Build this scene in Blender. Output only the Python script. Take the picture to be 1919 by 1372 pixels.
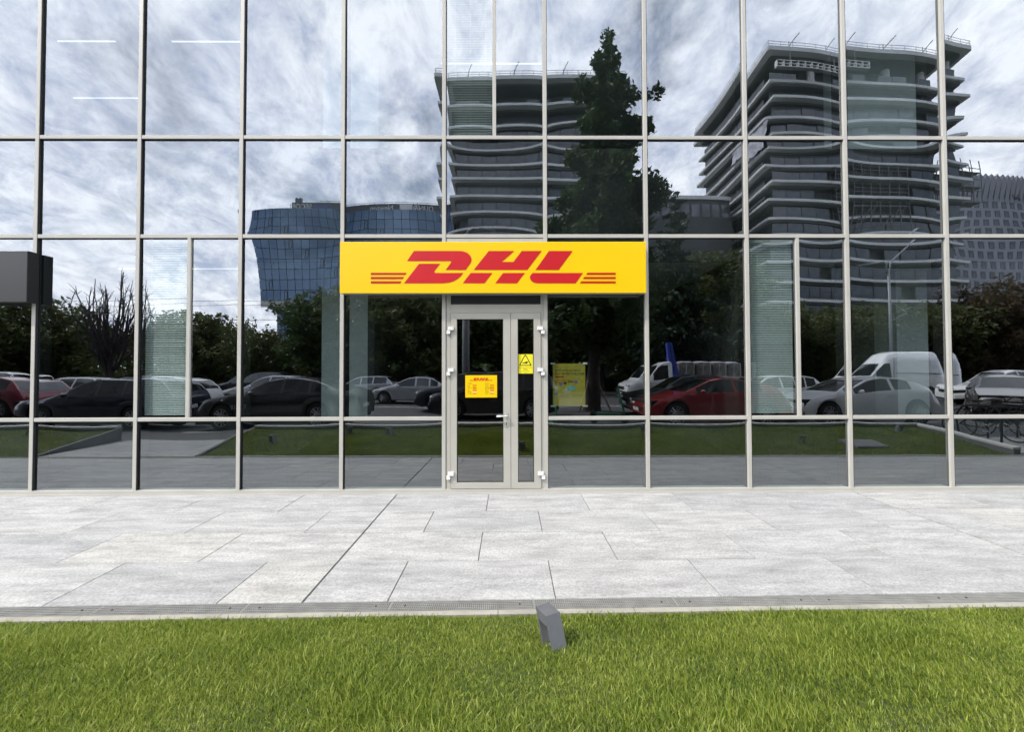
import bpy, math, random
import numpy as np
from mathutils import Matrix, Vector
R_ = math.radians
for o in list(bpy.data.objects):
    bpy.data.objects.remove(o)
SC = bpy.context.scene
COL = SC.collection

# ------------------------------------------------------------------ camera
F_PX, IW, IH = 765.0, 1919.0, 1372.0
CAM = np.array([0.0, -5.434, 1.568])
YAW, PITCH, ROLL = R_(0.394), R_(1.144), R_(-0.154)
_f = np.array([math.sin(YAW)*math.cos(PITCH), math.cos(YAW)*math.cos(PITCH), math.sin(PITCH)])
_r0 = np.array([math.cos(YAW), -math.sin(YAW), 0.0])
_u0 = np.cross(_r0, _f)
_r = math.cos(ROLL)*_r0 + math.sin(ROLL)*_u0
_u = -math.sin(ROLL)*_r0 + math.cos(ROLL)*_u0
cd = bpy.data.cameras.new('camera')
cam = bpy.data.objects.new('camera', cd)
COL.objects.link(cam)
cd.sensor_fit = 'HORIZONTAL'
cd.sensor_width = 36.0
cd.lens = F_PX/IW*36.0
cd.clip_start, cd.clip_end = 0.05, 2000.0
cam.matrix_world = Matrix(((_r[0], _u[0], -_f[0], CAM[0]), (_r[1], _u[1], -_f[1], CAM[1]),
                           (_r[2], _u[2], -_f[2], CAM[2]), (0, 0, 0, 1)))
SC.camera = cam

# ------------------------------------------------------------------ sky and sun
SUN_EL, SUN_AZ = R_(50), math.atan2(-0.88, -0.47)          # sun stands left of and behind the camera
sdir = Vector((math.sin(SUN_AZ)*math.cos(SUN_EL), math.cos(SUN_AZ)*math.cos(SUN_EL), math.sin(SUN_EL)))
W = bpy.data.worlds.new('World')
SC.world = W
W.use_nodes = True
nt = W.node_tree
nt.nodes.clear()
def wn(t, **k):
    n = nt.nodes.new(t)
    for a, b in k.items():
        setattr(n, a, b)
    return n
L = nt.links.new
sky = wn('ShaderNodeTexSky', sky_type='NISHITA', sun_disc=False)
sky.sun_elevation = SUN_EL
sky.sun_rotation = SUN_AZ
sky.altitude = 80
tc = wn('ShaderNodeTexCoord')
sep = wn('ShaderNodeSeparateXYZ')
L(tc.outputs['Generated'], sep.inputs[0])
mx = wn('ShaderNodeMath', operation='MAXIMUM'); mx.inputs[1].default_value = 0.0
L(sep.outputs['Z'], mx.inputs[0])
ad = wn('ShaderNodeMath', operation='ADD'); ad.inputs[1].default_value = 0.30
L(mx.outputs[0], ad.inputs[0])
dx = wn('ShaderNodeMath', operation='DIVIDE'); L(sep.outputs['X'], dx.inputs[0]); L(ad.outputs[0], dx.inputs[1])
dy = wn('ShaderNodeMath', operation='DIVIDE'); L(sep.outputs['Y'], dy.inputs[0]); L(ad.outputs[0], dy.inputs[1])
cmb = wn('ShaderNodeCombineXYZ'); L(dx.outputs[0], cmb.inputs[0]); L(dy.outputs[0], cmb.inputs[1])
mp = wn('ShaderNodeMapping')
mp.inputs['Location'].default_value = (3.1, 1.7, 0.4)
mp.inputs['Rotation'].default_value = (0, 0, R_(-38))
mp.inputs['Scale'].default_value = (1.3, 1.0, 1.0)
L(cmb.outputs[0], mp.inputs[0])
def noise(scale, detail, rough, dist=0.0, vec=None):
    n = wn('ShaderNodeTexNoise')
    n.inputs['Scale'].default_value = scale
    n.inputs['Detail'].default_value = detail
    n.inputs['Roughness'].default_value = rough
    n.inputs['Distortion'].default_value = dist
    L(vec or mp.outputs[0], n.inputs['Vector'])
    return n
n1 = noise(2.6, 14, 0.64, 0.2)
n2 = noise(0.85, 4, 0.5, 0.1)
n3 = noise(6.0, 15, 0.70, 0.3)
def ramp(src, stops):
    r = wn('ShaderNodeValToRGB')
    e = r.color_ramp.elements
    while len(e) < len(stops):
        e.new(0.5)
    for i, (p, c) in enumerate(stops):
        e[i].position = p
        e[i].color = (*c, 1) if len(c) == 3 else c
    L(src, r.inputs[0])
    return r
sm = wn('ShaderNodeMath', operation='MULTIPLY_ADD')            # big shape + detail
sm.inputs[1].default_value = 0.55
L(n2.outputs['Fac'], sm.inputs[0])
s2 = wn('ShaderNodeMath', operation='MULTIPLY'); s2.inputs[1].default_value = 0.45
L(n1.outputs['Fac'], s2.inputs[0]); L(s2.outputs[0], sm.inputs[2])
mask = ramp(sm.outputs[0], [(0.385, (0.12,)*3), (0.435, (0.60,)*3), (0.485, (1, 1, 1))])
shade = ramp(n3.outputs['Fac'], [(0.33, (10.2, 11.2, 14.0)), (0.47, (16.0, 16.4, 17.8)), (0.60, (21.5, 21.4, 21.8))])
big = ramp(n2.outputs['Fac'], [(0.36, (0.90, 0.93, 1.0)), (0.60, (1.08, 1.08, 1.08))])
cl = wn('ShaderNodeMix', data_type='RGBA', blend_type='MULTIPLY')
cl.inputs['Factor'].default_value = 1.0
L(shade.outputs[0], cl.inputs['A']); L(big.outputs[0], cl.inputs['B'])
blue = wn('ShaderNodeMix', data_type='RGBA', blend_type='MULTIPLY')
blue.inputs['Factor'].default_value = 1.0
blue.inputs['B'].default_value = (1.5, 1.4, 1.25, 1)
L(sky.outputs[0], blue.inputs['A'])
mix = wn('ShaderNodeMix', data_type='RGBA')
L(mask.outputs[0], mix.inputs['Factor']); L(blue.outputs['Result'], mix.inputs['A']); L(cl.outputs['Result'], mix.inputs['B'])
bg = wn('ShaderNodeBackground'); bg.inputs['Strength'].default_value = 0.13
L(mix.outputs['Result'], bg.inputs['Color'])
wo = wn('ShaderNodeOutputWorld'); L(bg.outputs[0], wo.inputs[0])

sl = bpy.data.lights.new('sun', 'SUN')
sl.energy = 3.2
sl.angle = R_(1.2)
sl.color = (1.0, 0.94, 0.85)
so = bpy.data.objects.new('sun', sl)
COL.objects.link(so)
so.rotation_euler = sdir.to_track_quat('Z', 'Y').to_euler()

SC.view_settings.view_transform = 'Standard'
SC.view_settings.look = 'None'
SC.view_settings.gamma = 1.0
SC.view_settings.use_curve_mapping = False
SC.view_settings.exposure = 0.39
SC.cycles.use_denoising = True
SC.cycles.caustics_reflective = True
SC.cycles.caustics_refractive = False
SC.cycles.max_bounces = 8
SC.cycles.transparent_max_bounces = 12
SC.cycles.sample_clamp_indirect = 4

# ------------------------------------------------------------------ pixel helpers
def ray(px, py):
    return _f + (px-959.5)/F_PX*_r - (py-686.0)/F_PX*_u
def fac(px, py, y=-0.03):                       # photo pixel -> point on the plane y
    v = ray(px, py); t = (y-CAM[1])/v[1]
    return CAM + t*v
def mir(px, py, yw):                            # mirrored pixel -> real point at world y = yw (behind the camera)
    v = ray(px, py); t = (-yw-CAM[1])/v[1]
    p = CAM + t*v
    return np.array([p[0], yw, p[2]])

# ------------------------------------------------------------------ mesh helpers
class MB:
    def __init__(s):
        s.v = []; s.f = []
    def add(s, vs, fs):
        b = len(s.v)
        s.v += [tuple(map(float, p)) for p in vs]
        s.f += [tuple(b+i for i in f) for f in fs]
        return s
    def box(s, x0, x1, y0, y1, z0, z1):
        return s.add([(x0, y0, z0), (x1, y0, z0), (x1, y1, z0), (x0, y1, z0), (x0, y0, z1), (x1, y0, z1), (x1, y1, z1), (x0, y1, z1)],
                     [(0, 3, 2, 1), (4, 5, 6, 7), (0, 1, 5, 4), (1, 2, 6, 5), (2, 3, 7, 6), (3, 0, 4, 7)])
    def cbox(s, x0, x1, y0, y1, z0, z1, c):     # box with chamfered front (low y) edges, for aluminium profiles
        vs = [(x0, y1, z0), (x1, y1, z0), (x1, y0+c, z0), (x1-c, y0, z0), (x0+c, y0, z0), (x0, y0+c, z0)]
        vs += [(x, y, z1) for x, y, _ in vs]
        return s.add(vs, [tuple(range(6)), tuple(range(11, 5, -1))] + [(i, i+6, (i+1) % 6+6, (i+1) % 6) for i in range(6)])
    def hexa(s, p):                              # 8 corners: bottom 4 ccw, top 4
        return s.add(p, [(0, 3, 2, 1), (4, 5, 6, 7), (0, 1, 5, 4), (1, 2, 6, 5), (2, 3, 7, 6), (3, 0, 4, 7)])
    def tube(s, pts, rad, n=6, cap=True):
        pts = [Vector(p) for p in pts]
        rad = rad if hasattr(rad, '__len__') else [rad]*len(pts)
        rings = []
        up = Vector((0, 0, 1))
        for i, p in enumerate(pts):
            d = (pts[min(i+1, len(pts)-1)] - pts[max(i-1, 0)]).normalized()
            a = d.cross(up)
            if a.length < 1e-3:
                a = d.cross(Vector((1, 0, 0)))
            a.normalize(); b = d.cross(a)
            rings.append([p + rad[i]*(math.cos(2*math.pi*k/n)*a + math.sin(2*math.pi*k/n)*b) for k in range(n)])
        vs = [q for r in rings for q in r]
        fs = [(i*n+k, i*n+(k+1) % n, (i+1)*n+(k+1) % n, (i+1)*n+k) for i in range(len(pts)-1) for k in range(n)]
        if cap:
            fs += [tuple(range(n-1, -1, -1)), tuple(range((len(pts)-1)*n, len(pts)*n))]
        return s.add(vs, fs)
    def prism(s, poly, z0, z1, axis='z'):        # extrude a polygon
        n = len(poly)
        if axis == 'z':
            vs = [(x, y, z0) for x, y in poly] + [(x, y, z1) for x, y in poly]
        elif axis == 'y':
            vs = [(x, z0, z) for x, z in poly] + [(x, z1, z) for x, z in poly]
        else:
            vs = [(z0, x, z) for x, z in poly] + [(z1, x, z) for x, z in poly]
        return s.add(vs, [tuple(range(n-1, -1, -1)), tuple(range(n, 2*n))] + [(i, (i+1) % n, (i+1) % n+n, i+n) for i in range(n)])
    def ell(s, c, r, nu=12, nv=8):
        vs = []; fs = []
        for j in range(nv+1):
            t = math.pi*j/nv
            for i in range(nu):
                a = 2*math.pi*i/nu
                vs.append((c[0]+r[0]*math.sin(t)*math.cos(a), c[1]+r[1]*math.sin(t)*math.sin(a), c[2]+r[2]*math.cos(t)))
        for j in range(nv):
            for i in range(nu):
                fs.append((j*nu+i, (j+1)*nu+i, (j+1)*nu+(i+1) % nu, j*nu+(i+1) % nu))
        return s.add(vs, fs)
    def lathe(s, prof, axis='y', n=20, c=(0, 0, 0)):   # prof: (axial, radius)
        vs = []; fs = []
        for a_, r in prof:
            for i in range(n):
                t = 2*math.pi*i/n
                p = (r*math.cos(t), a_, r*math.sin(t)) if axis == 'y' else (r*math.cos(t), r*math.sin(t), a_)
                vs.append((p[0]+c[0], p[1]+c[1], p[2]+c[2]))
        for j in range(len(prof)-1):
            for i in range(n):
                fs.append((j*n+i, j*n+(i+1) % n, (j+1)*n+(i+1) % n, (j+1)*n+i))
        fs.append(tuple(range(n))); fs.append(tuple(range((len(prof)-1)*n, len(prof)*n))[::-1])
        return s.add(vs, fs)
    def mesh(s, name, mat=None, smooth=False, fix=True):
        me = bpy.data.meshes.new(name)
        me.from_pydata(s.v, [], s.f)
        if fix:
            import bmesh
            bm = bmesh.new(); bm.from_mesh(me)
            bmesh.ops.recalc_face_normals(bm, faces=bm.faces)
            bm.to_mesh(me); bm.free()
        if mat: me.materials.append(mat)
        if smooth:
            me.polygons.foreach_set('use_smooth', [True]*len(me.polygons))
        me.update()
        return me
    def build(s, name, mat, parent=None, smooth=False, loc=None, fix=True):
        return obj(name, s.mesh(name, mat, smooth, fix), parent, loc)
def obj(name, me, parent=None, loc=None, rot=None):
    o = bpy.data.objects.new(name, me)
    COL.objects.link(o)
    if parent is not None: o.parent = parent
    if loc is not None: o.location = loc
    if rot is not None: o.rotation_euler = rot
    return o
def np_mesh(name, V, Q, mat, smooth=False):        # V (n,3), Q (m,k) faces of equal size, fast
    me = bpy.data.meshes.new(name)
    V = np.asarray(V, np.float32); Q = np.asarray(Q, np.int32)
    m, k = Q.shape
    me.vertices.add(len(V)); me.vertices.foreach_set('co', V.ravel())
    me.loops.add(m*k); me.loops.foreach_set('vertex_index', Q.ravel())
    me.polygons.add(m)
    me.polygons.foreach_set('loop_start', np.arange(0, m*k, k, dtype=np.int32))
    if smooth: me.polygons.foreach_set('use_smooth', np.ones(m, bool))
    me.materials.append(mat)
    me.update(calc_edges=True); me.validate()
    return me
def thing(name, label, cat, loc=(0, 0, 0), rz=0.0, group=None):
    o = obj(name, None, None, loc, (0, 0, rz))
    o.empty_display_size = 0.2
    return tag(o, label, cat, group)
def tag(o, label, cat, group=None):
    o['label'] = label; o['category'] = cat
    if group: o['group'] = group
    return o
def struct(o, label=None):
    o['kind'] = 'structure'
    if label: o['label'] = label
    return o
def copy_tree(o, parent=None):
    c = o.copy(); COL.objects.link(c); c.parent = parent
    for ch in o.children:
        copy_tree(ch, c)
    return c

# ------------------------------------------------------------------ materials
def mat(name, col, rough=0.5, metal=0.0, var=0.0, vscale=8.0, bump=0.0, bscale=60.0, coat=0.0, spec=0.5, col2=None, vdetail=4, trans=0.0, emit=0.0, stretch=None, rvar=0.0):
    m = bpy.data.materials.new(name); m.use_nodes = True
    t = m.node_tree; n = t.nodes; lk = t.links.new
    p = n['Principled BSDF']
    p.inputs['Roughness'].default_value = rough
    p.inputs['Metallic'].default_value = metal
    p.inputs['Specular IOR Level'].default_value = spec
    p.inputs['Coat Weight'].default_value = coat
    p.inputs['Coat Roughness'].default_value = 0.05
    if trans: p.inputs['Subsurface Weight'].default_value = 0.0
    p.inputs['Base Color'].default_value = (*col, 1)
    if emit:
        p.inputs['Emission Color'].default_value = (*col, 1); p.inputs['Emission Strength'].default_value = emit
    if var or bump or col2 or rvar:
        c = n.new('ShaderNodeTexCoord')
        vec = c.outputs['Object']
        if stretch:
            mpn = n.new('ShaderNodeMapping'); mpn.inputs['Scale'].default_value = stretch
            lk(vec, mpn.inputs[0]); vec = mpn.outputs[0]
        if var or col2 or rvar:
            ns = n.new('ShaderNodeTexNoise'); ns.inputs['Scale'].default_value = vscale; ns.inputs['Detail'].default_value = vdetail
            lk(vec, ns.inputs['Vector'])
            if var or col2:
                rp = n.new('ShaderNodeValToRGB'); lk(ns.outputs['Fac'], rp.inputs[0])
                a = tuple(max(0, x*(1-var)) for x in col); b = col2 or tuple(min(1, x*(1+var)) for x in col)
                rp.color_ramp.elements[0].position = 0.32; rp.color_ramp.elements[0].color = (*a, 1)
                rp.color_ramp.elements[1].position = 0.68; rp.color_ramp.elements[1].color = (*b, 1)
                lk(rp.outputs[0], p.inputs['Base Color'])
            if rvar:
                mr = n.new('ShaderNodeMapRange'); lk(ns.outputs['Fac'], mr.inputs[0])
                mr.inputs['From Min'].default_value = 0.3; mr.inputs['From Max'].default_value = 0.7
                mr.inputs['To Min'].default_value = max(0.02, rough-rvar); mr.inputs['To Max'].default_value = min(1, rough+rvar)
                lk(mr.outputs[0], p.inputs['Roughness'])
        if bump:
            nb = n.new('ShaderNodeTexNoise'); nb.inputs['Scale'].default_value = bscale; nb.inputs['Detail'].default_value = 5
            lk(vec, nb.inputs['Vector'])
            bp = n.new('ShaderNodeBump'); bp.inputs['Strength'].default_value = bump; bp.inputs['Distance'].default_value = 0.02
            lk(nb.outputs['Fac'], bp.inputs['Height']); lk(bp.outputs[0], p.inputs['Normal'])
    return m
def glass_mat(name, r0, refl, trans):               # coated pane: mirror part + tinted see-through part
    m = bpy.data.materials.new(name); m.use_nodes = True
    t = m.node_tree; n = t.nodes; lk = t.links.new
    n.clear()
    ge = n.new('ShaderNodeNewGeometry')                # same fresnel curve from both sides of the thin pane
    dt = n.new('ShaderNodeVectorMath'); dt.operation = 'DOT_PRODUCT'; lk(ge.outputs['Normal'], dt.inputs[0]); lk(ge.outputs['Incoming'], dt.inputs[1])
    ab = n.new('ShaderNodeMath'); ab.operation = 'ABSOLUTE'; lk(dt.outputs['Value'], ab.inputs[0])
    om = n.new('ShaderNodeMath'); om.operation = 'SUBTRACT'; om.inputs[0].default_value = 1.0; om.use_clamp = True; lk(ab.outputs[0], om.inputs[1])
    fr = n.new('ShaderNodeMath'); fr.operation = 'POWER'; fr.inputs[1].default_value = 5.0; lk(om.outputs[0], fr.inputs[0])
    ma = n.new('ShaderNodeMath'); ma.operation = 'MULTIPLY_ADD'
    ma.inputs[1].default_value = 1-r0; ma.inputs[2].default_value = r0
    lk(fr.outputs[0], ma.inputs[0])
    g = n.new('ShaderNodeBsdfGlossy'); g.inputs['Color'].default_value = (*refl, 1); g.inputs['Roughness'].default_value = 0.0
    tr = n.new('ShaderNodeBsdfTransparent'); tr.inputs['Color'].default_value = (*trans, 1)
    mi = n.new('ShaderNodeMixShader'); lk(ma.outputs[0], mi.inputs[0]); lk(tr.outputs[0], mi.inputs[1]); lk(g.outputs[0], mi.inputs[2])
    o = n.new('ShaderNodeOutputMaterial'); lk(mi.outputs[0], o.inputs[0])
    return m
def leaf_mat(name, c1, c2, scale=0.9, trl=0.35):
    m = bpy.data.materials.new(name); m.use_nodes = True
    t = m.node_tree; n = t.nodes; lk = t.links.new
    p = n['Principled BSDF']; p.inputs['Roughness'].default_value = 0.55
    c = n.new('ShaderNodeTexCoord'); ns = n.new('ShaderNodeTexNoise'); ns.inputs['Scale'].default_value = scale; ns.inputs['Detail'].default_value = 6
    ns.inputs['Roughness'].default_value = 0.7
    lk(c.outputs['Object'], ns.inputs['Vector'])
    rp = n.new('ShaderNodeValToRGB'); lk(ns.outputs['Fac'], rp.inputs[0])
    rp.color_ramp.elements[0].position = 0.35; rp.color_ramp.elements[0].color = (*c1, 1)
    rp.color_ramp.elements[1].position = 0.68; rp.color_ramp.elements[1].color = (*c2, 1)
    lk(rp.outputs[0], p.inputs['Base Color'])
    tl = n.new('ShaderNodeBsdfTranslucent'); lk(rp.outputs[0], tl.inputs['Color'])
    mi = n.new('ShaderNodeMixShader'); mi.inputs[0].default_value = trl
    lk(p.outputs[0], mi.inputs[1]); lk(tl.outputs[0], mi.inputs[2])
    lk(mi.outputs[0], n['Material Output'].inputs[0])
    return m

M = {}
M['alu'] = mat('grey_beige_aluminium', (0.42, 0.41, 0.37), 0.45, 0.0, var=0.05, vscale=3, bump=0.02, bscale=400, rvar=0.08)
M['alu_door'] = mat('warm_grey_aluminium', (0.40, 0.39, 0.345), 0.42, 0.0, var=0.04, vscale=4, rvar=0.06)
M['black_strip'] = mat('matt_black', (0.012, 0.012, 0.013), 0.6)
M['steel'] = mat('brushed_steel', (0.72, 0.72, 0.70), 0.28, 0.7, var=0.06, vscale=30)
M['white_plastic'] = mat('white_hinge', (0.72, 0.72, 0.70), 0.4, var=0.03)
M['pane'] = glass_mat('coated_glass', 0.25, (0.89, 0.945, 1.0), (0.64, 0.72, 0.71))
M['door_pane'] = glass_mat('clear_glass', 0.245, (0.95, 0.975, 1.0), (0.5, 0.52, 0.49))
M['dark_panel'] = mat('dark_panel', (0.035, 0.036, 0.04), 0.35, var=0.1)
M['far_glass'] = mat('upper_storey_glass', (0.02, 0.025, 0.03), 0.04, 0.0, spec=0.9, var=0.2, vscale=0.4)
M['kick'] = mat('kick_board', (0.012, 0.017, 0.019), 0.8, var=0.1)
M['floor_in'] = mat('dark_carpet', (0.05, 0.05, 0.055), 0.85, var=0.2, vscale=30)
M['ceil_in'] = mat('pale_ceiling', (0.34, 0.36, 0.36), 0.8, var=0.04)
M['wall_in'] = mat('dark_wall', (0.03, 0.032, 0.034), 0.7, var=0.15)
M['column_in'] = mat('plaster_column', (0.55, 0.58, 0.58), 0.8, var=0.04)
M['board_in'] = mat('grey_board', (0.22, 0.24, 0.25), 0.8, var=0.05)
M['blind'] = mat('pale_blind', (0.70, 0.74, 0.71), 0.4, var=0.03)
M['led'] = mat('led_strip', (1.0, 1.0, 0.96), 0.5, emit=0.6)
M['yellow'] = mat('sign_yellow', (0.80, 0.53, 0.004), 0.30, var=0.03, vscale=1.2, coat=0.2)
M['red'] = mat('sign_red', (0.52, 0.012, 0.018), 0.35, var=0.05, vscale=3)
M['darkred'] = mat('sign_stripe_red', (0.46, 0.02, 0.008), 0.35, var=0.05, vscale=3)
M['sign_side'] = mat('sign_case', (0.30, 0.29, 0.26), 0.4, var=0.05)
M['black_box'] = mat('anthracite_box', (0.014, 0.015, 0.015), 0.4, var=0.1, vscale=2)
M['black'] = mat('black_print', (0.015, 0.015, 0.015), 0.5)
M['warn_yellow'] = mat('sticker_yellow', (0.80, 0.72, 0.03), 0.4, var=0.03)
M['poster'] = mat('poster_yellow', (0.42, 0.34, 0.05), 0.5, var=0.08, vscale=6)
M['poster_white'] = mat('poster_white', (0.62, 0.62, 0.55), 0.5, var=0.05)
M['poster_teal'] = mat('poster_teal', (0.18, 0.42, 0.38), 0.5, var=0.1)
M['poster_blue'] = mat('poster_violet', (0.16, 0.13, 0.40), 0.5, var=0.1)
M['slab_base'] = mat('mortar', (0.10, 0.10, 0.095), 0.9, var=0.2, vscale=20)
M['concrete'] = mat('concrete', (0.27, 0.26, 0.22), 0.85, var=0.16, vscale=6, bump=0.25, bscale=90)
M['white_stone'] = mat('white_kerb_stone', (0.52, 0.51, 0.48), 0.75, var=0.1, vscale=5, bump=0.15, bscale=80)
M['dark_stone'] = mat('dark_wall_stone', (0.13, 0.13, 0.135), 0.8, var=0.12, vscale=4, bump=0.1)
M['grate'] = mat('galvanised_grate', (0.27, 0.27, 0.255), 0.5, 0.2, var=0.14, vscale=9)
M['hollow'] = mat('channel_bottom', (0.03, 0.03, 0.028), 0.9, var=0.3)
M['soil'] = mat('lawn_soil', (0.045, 0.06, 0.016), 0.95, var=0.4, vscale=12, bump=0.5, bscale=60)
M['asphalt'] = mat('asphalt', (0.062, 0.062, 0.064), 0.85, var=0.22, vscale=1.4, bump=0.35, bscale=120, vdetail=8)
M['ground'] = mat('ground', (0.08, 0.085, 0.06), 0.95, var=0.3, vscale=0.2)
M['paint'] = mat('road_paint', (0.60, 0.60, 0.57), 0.7, var=0.14, vscale=5)
M['lamp_grey'] = mat('anthracite_lamp', (0.105, 0.11, 0.12), 0.5, 0.1, var=0.08, vscale=20, bump=0.04, bscale=300)
M['lamp_glass'] = mat('lamp_lens', (0.10, 0.10, 0.10), 0.15)
M['bark'] = mat('bark', (0.05, 0.04, 0.032), 0.9, var=0.35, vscale=6, bump=0.6, bscale=25)
M['twig'] = mat('bare_twig', (0.045, 0.04, 0.042), 0.9, var=0.3, vscale=4)
M['leaf_a'] = leaf_mat('leaf_deep', (0.032, 0.062, 0.018), (0.11, 0.175, 0.048), 0.7)
M['leaf_b'] = leaf_mat('leaf_olive', (0.045, 0.062, 0.02), (0.155, 0.185, 0.055), 0.6)
M['leaf_c'] = leaf_mat('leaf_brown', (0.045, 0.03, 0.015), (0.12, 0.08, 0.03), 0.6)
M['leaf_d'] = leaf_mat('leaf_conifer', (0.016, 0.034, 0.016), (0.055, 0.095, 0.04), 0.8)
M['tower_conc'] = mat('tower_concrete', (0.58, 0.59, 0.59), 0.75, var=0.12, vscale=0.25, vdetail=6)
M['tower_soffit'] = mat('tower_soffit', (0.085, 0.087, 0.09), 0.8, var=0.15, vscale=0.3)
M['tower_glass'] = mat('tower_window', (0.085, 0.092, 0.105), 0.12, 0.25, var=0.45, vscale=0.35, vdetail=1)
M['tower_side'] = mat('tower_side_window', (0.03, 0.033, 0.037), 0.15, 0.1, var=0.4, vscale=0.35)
M['tower_core'] = mat('tower_dark', (0.05, 0.052, 0.055), 0.7, var=0.15, vscale=0.5)
M['rail'] = mat('painted_rail', (0.30, 0.31, 0.32), 0.5, 0.2, var=0.1)
M['scaf'] = mat('scaffold_tube', (0.12, 0.12, 0.13), 0.6, 0.3, var=0.1)
M['film'] = mat('plastic_film', (0.5, 0.5, 0.56), 0.35, var=0.25, vscale=1.0)
M['blue_glass'] = mat('blue_curtain_glass', (0.085, 0.13, 0.20), 0.05, 0.75, var=0.12, vscale=0.08, vdetail=2)
M['blue_line'] = mat('curtain_joint', (0.012, 0.016, 0.022), 0.5)
M['roof_white'] = mat('soffit_white', (0.46, 0.46, 0.45), 0.7, var=0.06, vscale=0.2)
M['sign_dark'] = mat('roof_sign_band', (0.035, 0.042, 0.055), 0.5, var=0.1)
M['sign_text'] = mat('roof_sign_text', (0.62, 0.63, 0.64), 0.5)
M['hotel'] = mat('hotel_render', (0.27, 0.275, 0.32), 0.85, var=0.06, vscale=0.15)
M['hotel_win_shade'] = mat('hotel_window_shade', (0.05, 0.055, 0.07), 0.12, 0.3, var=0.25, vscale=0.5)
M['pole'] = mat('galvanised_pole', (0.34, 0.36, 0.38), 0.5, 0.3, var=0.12, vscale=3)
M['tyre'] = mat('tyre_rubber', (0.014, 0.014, 0.014), 0.8, var=0.1)
M['rim'] = mat('alloy_rim', (0.42, 0.42, 0.43), 0.32, 0.8, var=0.1)
M['car_glass'] = mat('car_window', (0.012, 0.014, 0.015), 0.04, 0.0, spec=0.9, var=0.3, vscale=1.5)
M['under'] = mat('car_underbody', (0.008, 0.008, 0.008), 0.9)
M['lens'] = mat('headlamp', (0.60, 0.61, 0.62), 0.10, 0.4, var=0.2, vscale=12)
M['tail'] = mat('tail_lamp', (0.28, 0.01, 0.012), 0.15, var=0.2)
M['plate'] = mat('number_plate', (0.6, 0.6, 0.58), 0.5)
M['chrome'] = mat('chrome', (0.6, 0.6, 0.6), 0.15, 1.0)
M['tarp'] = mat('pallet_wrap', (0.24, 0.22, 0.20), 0.35, var=0.5, vscale=3, bump=0.5, bscale=9)
M['crane_blue'] = mat('crane_blue', (0.06, 0.09, 0.42), 0.4, var=0.12)
M['scooter_green'] = mat('scooter_green', (0.03, 0.24, 0.12), 0.35, var=0.1)
M['pale_wood'] = mat('stake_wood', (0.33, 0.29, 0.22), 0.8, var=0.2, vscale=8)
def paint(name, c, rough=0.3, metal=0.0):
    return mat(name, c, rough, metal, var=0.03, vscale=1.0, coat=0.9)
CP = dict(black=paint('paint_black', (0.008, 0.008, 0.009)), navy=paint('paint_navy', (0.008, 0.011, 0.028)),
          red=paint('paint_red', (0.24, 0.010, 0.014)), white=paint('paint_white', (0.87, 0.88, 0.88)),
          silver=paint('paint_silver', (0.52, 0.53, 0.55), 0.32, 0.25), grey=paint('paint_grey', (0.13, 0.135, 0.14), 0.32, 0.4),
          bronze=paint('paint_bronze', (0.16, 0.15, 0.14), 0.34, 0.5), dark=paint('paint_dark', (0.02, 0.021, 0.024)),
          maroon=paint('paint_maroon', (0.20, 0.012, 0.03)))

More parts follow.
